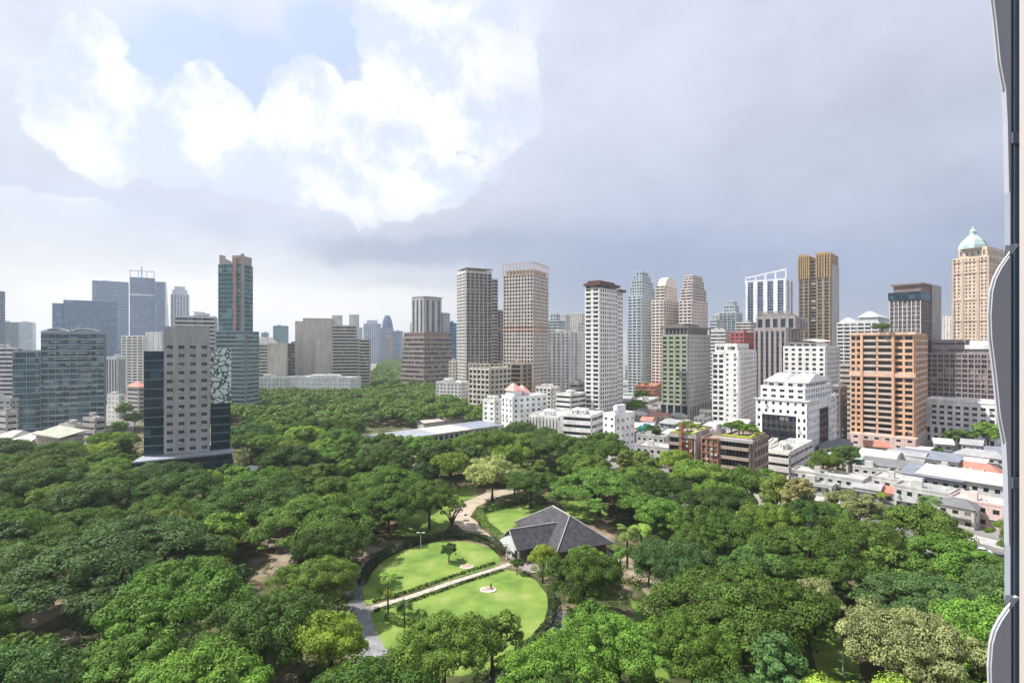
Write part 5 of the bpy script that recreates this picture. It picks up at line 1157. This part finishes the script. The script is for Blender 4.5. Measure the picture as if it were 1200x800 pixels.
# far wood as one mass
cen = []; rad = []; rw = np.random.default_rng(77); FW = [gp(*p) for p in ((280,500),(150,486),(190,462),(330,452),(420,462),(440,440),(450,424),(452,416),(474,416),(474,430),(500,462),(545,470),(560,482),(610,492),(650,520),(590,500),(430,530))]
n = 0; placed = []
for _ in range(60000):
    y = rw.uniform(275, 2200)**1.0; x = rw.uniform(-.75, .1)*y
    if rw.uniform() > min(1, (700/y)): continue
    if not inpoly(x, y, FW): continue
    R = rw.uniform(5, 9.5); h = rw.uniform(9, 15)
    if any((x-t[3])**2+(y-t[4])**2 < ((R+t[5])*.7)**2 for t in TREES): continue
    if any((x-a)**2+(y-c)**2 < (R+q)**2*.42 for a, c, q in placed): continue
    if y < 600 and blocked(x, y, R, 17): continue
    placed.append((x, y, R))
    if len(placed) > 900: break
qs = []
for (x, y, R) in placed:
    near = y < 600; ncl = 26 if near else 12; per = 44 if near else 20; h = rw.uniform(9, 14)
    n = rw.normal(0, 1, (ncl, 3)); n[:, 2] = np.abs(n[:, 2]); n /= np.linalg.norm(n, axis=1)[:, None]
    c = np.array([x, y, h*.55])+n*np.array([R*.8, R*.8, h*.4]); qs.append(blob_cards(c, rw.uniform(1.4, 2.8, ncl), per, .8 if near else 1.5, .7, .4))
fw = link('distant_wood', cardmesh('distant_wood', np.concatenate(qs), leafmat('far_leaf', .2, .6, .75))); fw.color = (.1, .17, .035, 1)
tag(fw, 'continuous green treetops of the wood running to the skyline', 'wood', kind='stuff')
# street trees scattered among the buildings: one mass of far green
# undergrowth
xs = []; 
for _ in range(9000):
    y = 55+250*rw.random()**.8; x = rw.uniform(-.98, .98)*y
    if not inpoly(x, y, PARK) or any(inpoly(x, y, P_) for P_ in LAW): continue
    ppx, ppy = proj(x, y, 0)
    if any(c[0]-4 < ppx < c[2]+4 and c[1]-3 < ppy < c[3]+6 for c in CLEAR[:7]+CLEAR[15:19]+CLEAR[21:]): continue
    if any((-wL-2 < (x-cx)*math.cos(a)+(y-cy)*math.sin(a) < 3 and -3 < -(x-cx)*math.sin(a)+(y-cy)*math.cos(a) < wR+2) for cx, cy, a, wL, wR in FOOT): continue
    xs.append((x, y, .4))
xs = np.array(xs[:4200]); ug = link('undergrowth', cardmesh('undergrowth', blob_cards(xs, rw.uniform(.5, 1.6, len(xs)), 26, .3, .9, .3), leafmat('shrub_leaf', .2, .6, .6))); ug.color = (.075, .13, .03, 1)
tag(ug, 'low green shrubs covering the park floor under the trees', 'undergrowth', kind='stuff')
# hedges
def hedge(pts, w, h, label, col, res=.45):
    pts = [Vector(p) for p in pts]; c = []; nn = []
    for i in range(len(pts)-1):
        a, b_ = pts[i], pts[i+1]; Ls = (b_-a).length; t = (b_-a)/Ls; q = Vector((-t.y, t.x)); n = int(Ls*(w+2*h)*22)
        for _ in range(n):
            s = rr.uniform(0, Ls); u = rr.uniform(0, w+2*h)
            if u < h: off, z, no = -w/2, u, -q
            elif u < h+w: off, z, no = u-h-w/2, h, None
            else: off, z, no = w/2, u-h-w, q
            p = a+t*s+q*off; c.append((p.x, p.y, z)); nn.append((0, 0, 1) if no is None else (no.x, no.y, 0))
    c = np.array(c)+rng.normal(0, .07, (len(c), 3)); o = link('hedge', cardmesh('hedge', cards(c, np.array(nn), rng.uniform(.14, .26, len(c)), .15), LEAF)); o.color = (*col, 1)
    tag(o, label, 'hedge', 'clipped hedges of the garden')
hedge([gp(*p) for p in ((424,686),(432,670),(446,656),(470,643),(500,634),(530,630),(556,632),(576,639),(588,650))], 1.6, 2.0, 'tall dark hedge curving round the top of the oval lawn', (.03,.05,.015))
hedge([gp(*p) for p in ((646,700),(647,720),(642,738),(628,756),(606,774),(580,787))], 1.4, 1.8, 'dark hedge along the lower right rim of the oval lawn', (.03,.05,.015))
hedge([gp(*p) for p in ((436,706),(480,693),(530,676),(580,660))], .5, .5, 'low hedge along the upper side of the lawn path', (.05,.075,.02))
hedge([gp(*p) for p in ((438,717),(490,702),(540,684),(590,668))], .5, .5, 'low hedge along the lower side of the lawn path', (.05,.075,.02))
hedge([gp(*p) for p in ((561,602),(566,615),(580,627),(592,638))], 2.6, 1.4, 'bright hedge left of the pavilion beside the sandy path', (.1,.16,.03))
hedge([gp(*p) for p in ((561,602),(580,597),(610,590),(640,590))], 1.6, 1.6, 'dark hedge closing the back of the pavilion garden', (.035,.06,.018))
hedge([gp(*p) for p in ((455,722),(463,730),(476,733),(490,728),(495,718))], 1.6, .9, 'curved low shrub border on the lower lawn, left end', (.08,.13,.025))
hedge([gp(*p) for p in ((446,690),(455,698),(464,700))], 1.6, .6, 'yellow green shrub patch at the left tip of the upper lawn', (.16,.2,.03))
# flower beds, ornaments
def disc(m, x, y, r, z0, z1, k=16): m.prism([(x+r*math.cos(2*PI*i/k), y+r*.8*math.sin(2*PI*i/k)) for i in range(k)], z0, z1)
for (px, py, r_, lab) in ((547,664,1.7,'round pinkish flower bed on the upper lawn'), (572,691,1.9,'round pale flower bed on the lower lawn'), (541,601,2.6,'pale stone circle beside the sparse tree')):
    x, y = gp(px, py); e = empty('flower_bed', (x, y, 0)); tag(e, lab, 'flower bed')
    m = MB(); disc(m, 0, 0, r_, .013, .16); obj('stone_edge', m, wallmat((.6,.5,.44)), e)
    c = np.stack([rng.uniform(-r_*.7, r_*.7, 160), rng.uniform(-r_*.5, r_*.5, 160), rng.uniform(.15, .4, 160)], 1); o = link('flowers', cardmesh('flowers', cards(c, np.tile([0,0,1.], (160,1)), rng.uniform(.06,.14,160)), LEAF), e); o.color = (.45,.2,.18,1)
for (px, py, lab) in ((542,659,'small dark bronze figure beside the upper flower bed'), (575,690,'small dark bronze figure on the lower flower bed')):
    x, y = gp(px, py); e = empty('garden_sculpture', (x, y, 0.02)); tag(e, lab, 'sculpture')
    m = MB(); m.box(-.35,.35,-.35,.35,0,.4); obj('plinth', m, wallmat((.3,.28,.26)), e)
    m = MB(); m.tube([(0,0,.4),(.12,0,.7),(-.05,0,1.),(.1,.1,1.3)], [.12,.2,.14,.06], 8); m.tube([(.05,0,.9),(.3,0,1.1),(.4,0,1.4)], [.07,.06,.03]); obj('figure', m, wallmat((.06,.05,.04), .5), e, smooth=True)
# street lamps
def lamp(px, py, h, lab):
    x, y = gp(px, py); e = empty('street_lamp', (x, y, 0)); tag(e, lab, 'street lamp', 'street lamps of the park')
    m = MB(); m.tube([(0,0,0),(0,0,h)], [.14,.08], 8); m.tube([(-.8,0,h),(.8,0,h)], [.06,.06]); m.tube([(0,0,0),(0,0,.5)], [.25,.22], 8); obj('post', m, wallmat((.6,.6,.58)), e)
    for s in (-1, 1): m = MB(); m.prism([(s*.8-.35,-.18),(s*.8+.35,-.18),(s*.8+.35,.18),(s*.8-.35,.18)], h-.1, h+.08); obj('lamp_head', m, wallmat((.75,.75,.72)), e)
lamp(407, 576, 8, 'left of two tall pale street lamps behind the umbrella trees'); lamp(432, 578, 8, 'right of two tall pale street lamps behind the umbrella trees'); lamp(493, 641, 4, 'short lamp post at the hedge of the oval lawn')
lamp(594, 655, 4, 'short lamp post by the pavilion porch'); lamp(130, 490, 10, 'tall street lamp near the slotted car park block'); lamp(988, 790, 6, 'lamp post beside the green patch in the lower right')
# parasols and kiosk by the podium
for i, px in enumerate((271, 275, 281)):
    x, y = gp(px, 556.5); e = empty('parasol', (x, y, 0)); tag(e, '%s of three folded white parasols by the podium' % ('leftmost', 'middle', 'rightmost')[i], 'parasol', 'folded parasols by the podium')
    m = MB(); m.tube([(0,0,0),(0,0,1.2)], [.06,.06]); m.box(-.4,.4,-.4,.4,0,.12); obj('pole', m, wallmat((.5,.5,.5)), e)
    m = MB(); m.tube([(0,0,1.1),(0,0,2.6),(0,0,3.8)], [.7,.55,.1], 8); obj('canopy', m, wallmat((.8,.78,.78)), e)
x, y = gp(292, 557); e = empty('kiosk', (x, y, 0), -.3); tag(e, 'small red kiosk with white awning beside the parasols', 'kiosk')
m = MB(); m.box(-2.2,1.2,0,3,0,2.8); obj('body', m, wallmat((.5,.12,.12)), e); m = MB(); slab(m, [(-2.6,-1,2.7),(4,-1,2.7),(4,3.2,3.6),(-2.6,3.2,3.6)], .12); obj('awning', m, wallmat((.8,.76,.76)), e)
m = MB(); m.box(-1.6,.6,-.05,-.002,1,2.1); obj('counter_window', m, DARK, e)
for x_ in (2.0, 3.8): m = MB(); m.tube([(x_,-.8,0),(x_,-.8,2.7)], [.06,.06]); obj('post', m, wallmat((.8,.8,.8)), e)
# cars
def car(px, py, rz, col, lab):
    x, y = gp(px, py); e = empty('parked_car', (x, y, 0.02), rz); tag(e, lab, 'car', 'cars parked by the park')
    prof = [(-2.15,.35),(-2.2,.75),(-2.05,.95),(-1.3,1.02),(-.75,1.42),(.7,1.45),(1.35,1.0),(2.1,.85),(2.2,.6),(2.15,.35)]
    m = MB(); k = len(prof)
    for sy in (-.85, .85): m.v += [(p[0], sy*(0.86 if p[1] > 1.2 else 1), p[1]) for p in prof]
    m.f.append(tuple(range(k))); m.f.append(tuple(range(2*k-1, k-1, -1)))
    for i in range(k): j = (i+1) % k; m.f.append((j, i, k+i, k+j))
    obj('body', m, wallmat(col, .3), e)
    m = MB(); m.quad((-1.22,-.7,1.1),(-1.22,.7,1.1),(-.82,.64,1.4),(-.82,-.64,1.4)); m.quad((1.28,.7,1.08),(1.28,-.7,1.08),(.78,-.64,1.41),(.78,.64,1.41))
    for s in (-1, 1): m.quad((-1.1,s*.845,1.03),(1.15,s*.845,1.03),(.7,s*.775,1.36),(-.7,s*.775,1.36))
    for i, v in enumerate(m.v): m.v[i] = (v[0]*1.03, v[1]*1.03, v[2]+.02)
    obj('glass', m, DARK, e)
    for sx in (-1.35, 1.35):
        for s in (-1, 1): m = MB(); m.tube([(sx, s*.68, .34), (sx, s*.9, .34)], [.34,.34], 14); wo_ = obj('wheel', m, wallmat((.02,.02,.02)), e); m = MB(); m.tube([(sx, s*.88, .34), (sx, s*.915, .34)], [.2,.2], 10); obj('rim', m, wallmat((.5,.5,.5), .3), wo_)
for a in ((1148,704,-.5,(.4,.05,.05),'dark red car parked in the gap between trees at right'), (1162,713,-.5,(.75,.75,.75),'white car parked just right of the red one'), (1170,722,-.6,(.6,.6,.62),'silver car parked below the white one by the frame'), (1128,640,-.5,(.5,.5,.5),'grey car on the street before the terrace houses'), (1150,648,-.5,(.7,.7,.7),'white car on the street right of the grey car'), (1172,655,-.5,(.1,.1,.12),'black car on the street beside the window frame'),
    (60,512,.3,(.7,.7,.7),'white car near the beige hall'), (100,545,.6,(.7,.7,.7),'white car among trees right of the beige hall'), (790,588,-.5,(.7,.7,.7),'white car on the road behind the park wall'), (838,602,-.4,(.1,.1,.1),'black car on the road behind the park wall')): car(*a)

# ------------------------------------------------------------ own tower: cream window jamb, glass strip and curved fins
ow = empty('viewing_tower', (0, 0, 0)); tag(ow, 'cream window jamb of the tower the view is taken from, right edge', 'window jamb')
m = MB(); m.box(1.0, 9, -6, .999, 0, 80); obj('jamb_wall', m, wallmat((.42,.36,.345), .7, .05), ow)
m = MB(); m.box(.985, .999, .6, 1.06, 50, 60); obj('frame_strip', m, wallmat((.44,.385,.37), .5, .04), ow)
fa = empty('glass_facade', (5.44, 6.0, 0)); tag(fa, 'blue glass facade strip with curved metal fins at the right edge', 'facade')
GLS = glassmat((.025,.07,.11), .2, .06, .05, 3, (.05,.12,.17))
m = MB(); m.box(.0, 3.5, -.02, .02, 0, 78); obj('glass', m, GLS, fa)
m = MB(); m.box(-.012, .0, -.05, .02, 0, 78); m.box(.03, .04, -.05, -.021, 0, 78); obj('mullion', m, wallmat((.3,.34,.4), .35), fa)
for k in range(0, 21):
    z = 3.75*k+.95; m = MB(); m.box(.0, 3.5, -.07, -.021, z, z+.12); obj('transom', m, wallmat((.1,.14,.18), .4), fa)
FM = wallmat((.36,.38,.44), .4, .05)
zz0 = zat(290, 6.0)
for k in range(-13, 7):
    zt = zz0+k*3.75
    prof = [(-.047, 0), (-.157, -.137), (-.235, -.25), (-.293, -.364), (-.33, -.5), (-.348, -.75), (-.339, -1.0), (-.293, -1.37), (-.248, -1.82), (-.193, -2.1), (-.175, -2.46), (-.16, -3.2)]
    m = MB(); n = len(prof); y0_, y1_ = -.20, -.14
    m.v += [(p[0], y0_, zt+p[1]) for p in prof]+[(p[0], y1_, zt+p[1]) for p in prof]+[(-.145, y0_, zt+p[1]) for p in prof]+[(-.145, y1_, zt+p[1]) for p in prof]
    for i in range(n-1):
        if prof[i+1][0] >= -.15: continue
        m.f += [(i, i+1, n+i+1, n+i), (i, 2*n+i, 2*n+i+1, i+1), (n+i, n+i+1, 3*n+i+1, 3*n+i)]
    obj('fin', m, FM, fa)
    m = MB(); m.tube([(p[0]-.006, -.17, zt+p[1]) for p in prof[:10]], [.014]*10, 6); obj('fin_rim', m, wallmat((.45,.47,.5), .4), fa)

# ------------------------------------------------------------ camera, light, sky, haze
cam = bpy.data.cameras.new('camera'); co = bpy.data.objects.new('camera', cam); COL.objects.link(co)
co.location = (0, 0, EYE); co.rotation_euler = (PI/2, 0, 0); cam.sensor_width = 36; cam.lens = 36*F/1200; cam.shift_y = (HY-400)/1200; cam.clip_start = .05; cam.clip_end = 30000
scn.camera = co
SD = Vector((-.98, .16, 0)).normalized()*math.cos(math.radians(53)); SD.z = math.sin(math.radians(53))
sl = bpy.data.lights.new('sun', 'SUN'); sl.energy = 4.9; sl.angle = math.radians(.6); sl.color = (1, .955, .88)
so = bpy.data.objects.new('sun', sl); COL.objects.link(so); so.rotation_euler = SD.to_track_quat('Z', 'Y').to_euler(); so.location = (0, 0, 400)
w = bpy.data.worlds.new('World'); scn.world = w; w.use_nodes = True; nt = w.node_tree; nt.nodes.clear(); N = nt.nodes; L = nt.links
def M(op, a, b=None, c=None):
    n = N.new('ShaderNodeMath'); n.operation = op
    for i, v in enumerate((a, b, c)):
        if v is None: continue
        if isinstance(v, (int, float)): n.inputs[i].default_value = v
        else: L.new(v, n.inputs[i])
    return n.outputs[0]
def SS(x, a, b):
    n = N.new('ShaderNodeMapRange'); n.interpolation_type = 'SMOOTHSTEP'; L.new(x, n.inputs[0]); n.inputs[1].default_value = a; n.inputs[2].default_value = b; return n.outputs[0]
def MX(f, a, b):
    n = N.new('ShaderNodeMix'); n.data_type = 'RGBA'; 
    if isinstance(f, (int, float)): n.inputs[0].default_value = f
    else: L.new(f, n.inputs[0])
    for i, v in ((6, a), (7, b)):
        if isinstance(v, tuple): n.inputs[i].default_value = (*v, 1)
        else: L.new(v, n.inputs[i])
    return n.outputs[2]
tc = N.new('ShaderNodeTexCoord'); sx = N.new('ShaderNodeSeparateXYZ'); L.new(tc.outputs['Generated'], sx.inputs[0])
def noise(scale, detail, rough=.55, off=(0,0,0), zs=1.0):
    mp = N.new('ShaderNodeMapping'); mp.inputs['Location'].default_value = off; mp.inputs['Scale'].default_value = (1, 1, zs); L.new(tc.outputs['Generated'], mp.inputs[0])
    n = N.new('ShaderNodeTexNoise'); n.inputs['Scale'].default_value = scale; n.inputs['Detail'].default_value = detail; n.inputs['Roughness'].default_value = rough
    L.new(mp.outputs[0], n.inputs['Vector']); return n.outputs[0]
az0 = M('ARCTAN2', sx.outputs[0], sx.outputs[1]); el0 = M('ARCSINE', sx.outputs[2])
nA = noise(3.2, 9, .6); nB = noise(3.2, 9, .6, (7.3, 2.1, 4.4)); nC = noise(9, 8, .62, (1.3, 5.1, 2.4)); nD = noise(1.6, 5, .5, (3, 1, 9), 2.5)
az = M('ADD', az0, M('MULTIPLY', M('SUBTRACT', nA, .5), .16)); el = M('ADD', el0, M('MULTIPLY', M('SUBTRACT', nB, .5), .16))
def ang_(px, py): return math.atan((px-600)/F), math.atan((HY-py)/math.hypot(F, px-600))
def blob(px, py, rx, ry, a=az, e=el):
    A, E_ = ang_(px, py); A2, _ = ang_(px+rx, py); _, E2 = ang_(px, py-ry)
    return M('SUBTRACT', 1, M('SQRT', M('ADD', M('POWER', M('DIVIDE', M('SUBTRACT', a, A), abs(A2-A)), 2), M('POWER', M('DIVIDE', M('SUBTRACT', e, E_), abs(E2-E_)), 2))))
def mxm(lst):
    o = lst[0]
    for q in lst[1:]: o = M('SMOOTH_MAX', o, q, .08)
    return o
# base veil: left bright, right stormy
lr = SS(M('ADD', az0, M('MULTIPLY', M('SUBTRACT', nD, .5), .5)), -.25, .25)
def ramp(x, stops):
    n = N.new('ShaderNodeValToRGB'); L.new(x, n.inputs[0]); e = n.color_ramp.elements
    e[0].position = stops[0][0]; e[0].color = (*stops[0][1], 1); e[1].position = stops[-1][0]; e[1].color = (*stops[-1][1], 1)
    for p, c in stops[1:-1]: q = e.new(p); q.color = (*c, 1)
    return n.outputs[0]
elw = M('ADD', el0, M('MULTIPLY', M('SUBTRACT', nD, .5), .22))
left = ramp(elw, [(0, (.78,.78,.80)), (.07, (.84,.84,.85)), (.13, (.70,.73,.79)), (.20, (.58,.63,.75)), (.27, (.66,.70,.80)), (.36, (.68,.73,.84)), (.6, (.68,.73,.85))])
right = ramp(elw, [(0, (.23,.29,.41)), (.05, (.24,.30,.44)), (.14, (.31,.37,.52)), (.26, (.49,.53,.66)), (.45, (.60,.63,.76)), (.7, (.62,.66,.78))])
veil = MX(lr, left, right)
nG = noise(2.6, 11, .62, (4.2, 8.8, 1.9), 1.7)
vt = N.new('ShaderNodeMapRange'); L.new(nG, vt.inputs[0]); vt.inputs[1].default_value = .3; vt.inputs[2].default_value = .7; vt.inputs[3].default_value = .84; vt.inputs[4].default_value = 1.14
vm = N.new('ShaderNodeMix'); vm.data_type = 'RGBA'; vm.blend_type = 'MULTIPLY'; vm.inputs[0].default_value = 1; L.new(veil, vm.inputs[6]); L.new(vt.outputs[0], vm.inputs[7]); veil = vm.outputs[2]
gap = SS(mxm([blob(290, 85, 170, 75), blob(380, 40, 70, 60), blob(150, 60, 60, 40)]), -.05, .5)
skyt = N.new('ShaderNodeTexSky'); skyt.sky_type = 'NISHITA'; skyt.sun_disc = False; skyt.sun_elevation = math.radians(53); skyt.sun_rotation = math.atan2(SD.x, SD.y); skyt.air_density = 1.3; skyt.dust_density = 2.0
veil = MX(M('MULTIPLY', gap, .75), veil, (.50,.62,.86))
# cumulus
den = mxm([blob(500, 80, 85, 110), blob(540, 20, 100, 70), blob(440, 150, 90, 75), blob(365, 130, 62, 75), blob(330, 190, 75, 50), blob(252, 135, 48, 48), blob(215, 165, 70, 45), blob(120, 130, 85, 70), blob(110, 50, 40, 40), blob(430, 200, 160, 45), blob(590, 110, 50, 90), blob(60, 245, 90, 25)])
fb = M('ADD', M('MULTIPLY', M('SUBTRACT', nC, .5), 1.35), M('ADD', .1, M('MULTIPLY', M('SUBTRACT', nA, .5), .5)))
dd = M('ADD', den, fb); soft = M('MULTIPLY', SS(nD, .42, .56), .45); cum = M('ADD', M('MULTIPLY', SS(dd, .02, .14), M('SUBTRACT', 1, soft)), M('MULTIPLY', SS(dd, -.12, .5), soft))
fadeR = SS(M('ADD', az, M('MULTIPLY', M('SUBTRACT', nC, .5), .5)), math.atan(150/F), math.atan(-110/F)); fadeB = SS(el, .13, .30); fadeL = SS(az0, -.86, -.62)
cum = M('MULTIPLY', cum, M('MULTIPLY', fadeB, M('MULTIPLY', fadeR, M('ADD', .35, M('MULTIPLY', fadeL, .65)))))
nE = noise(6, 10, .6, (.15, .1, .22)); nF = noise(6, 10, .6, (.12, .07, .30))
shade = SS(M('ADD', M('MULTIPLY', M('SUBTRACT', nE, nF), 3.5), M('ADD', M('MULTIPLY', nE, .9), M('MULTIPLY', SS(el0, .12, .45), .3))), .25, 1.05)
ccol = MX(shade, (.66,.73,.86), (.94,.945,.95))
skyc = MX(cum, veil, ccol)
low = M('MULTIPLY', SS(M('ADD', blob(400, 355, 330, 28), M('MULTIPLY', M('SUBTRACT', nC, .5), .8)), .0, .5), M('SUBTRACT', 1, lr)); skyc = MX(M('MULTIPLY', low, .6), skyc, (.88,.87,.87))
storm = SS(M('ADD', mxm([blob(700, 330, 200, 80), blob(860, 370, 380, 60), blob(520, 285, 200, 30)]), M('ADD', M('MULTIPLY', M('SUBTRACT', nC, .5), 1.2), M('MULTIPLY', M('SUBTRACT', nG, .5), 1.0))), -.05, .6); skyc = MX(M('MULTIPLY', storm, .6), skyc, (.29,.35,.50))
fin = MX(.93, skyt.outputs[0], skyc)
sc10 = N.new('ShaderNodeMix'); sc10.data_type = 'RGBA'; sc10.blend_type = 'MULTIPLY'; sc10.inputs[0].default_value = 1; L.new(skyc, sc10.inputs[6]); sc10.inputs[7].default_value = (7.2, 7.2, 7.2, 1)
fin = MX(.93, skyt.outputs[0], sc10.outputs[2])
bg = N.new('ShaderNodeBackground'); bg.inputs[1].default_value = .1; L.new(fin, bg.inputs[0]); wo = N.new('ShaderNodeOutputWorld'); L.new(bg.outputs[0], wo.inputs[0])
# haze
m = MB(); m.box(-9500, 9500, -1000, 11500, -1, 260)
hz, nt2, N2, L2 = newmat('haze_air'); o2 = N2.new('ShaderNodeOutputMaterial'); pvv = N2.new('ShaderNodeVolumePrincipled'); pvv.inputs['Color'].default_value = (.82, .88, .95, 1); pvv.inputs['Density'].default_value = .00013; pvv.inputs['Anisotropy'].default_value = .2
L2.new(pvv.outputs[0], o2.inputs['Volume']); tag(obj('haze', m, hz), 'pale blue haze lying over the far towers', 'haze', kind='stuff')
scn.view_settings.view_transform = 'Standard'; scn.view_settings.look = 'None'; scn.view_settings.exposure = 0.72; scn.view_settings.gamma = 1

try:
    cy = scn.cycles; cy.max_bounces = 5; cy.diffuse_bounces = 3; cy.glossy_bounces = 2; cy.transmission_bounces = 2; cy.volume_bounces = 0
except Exception: pass
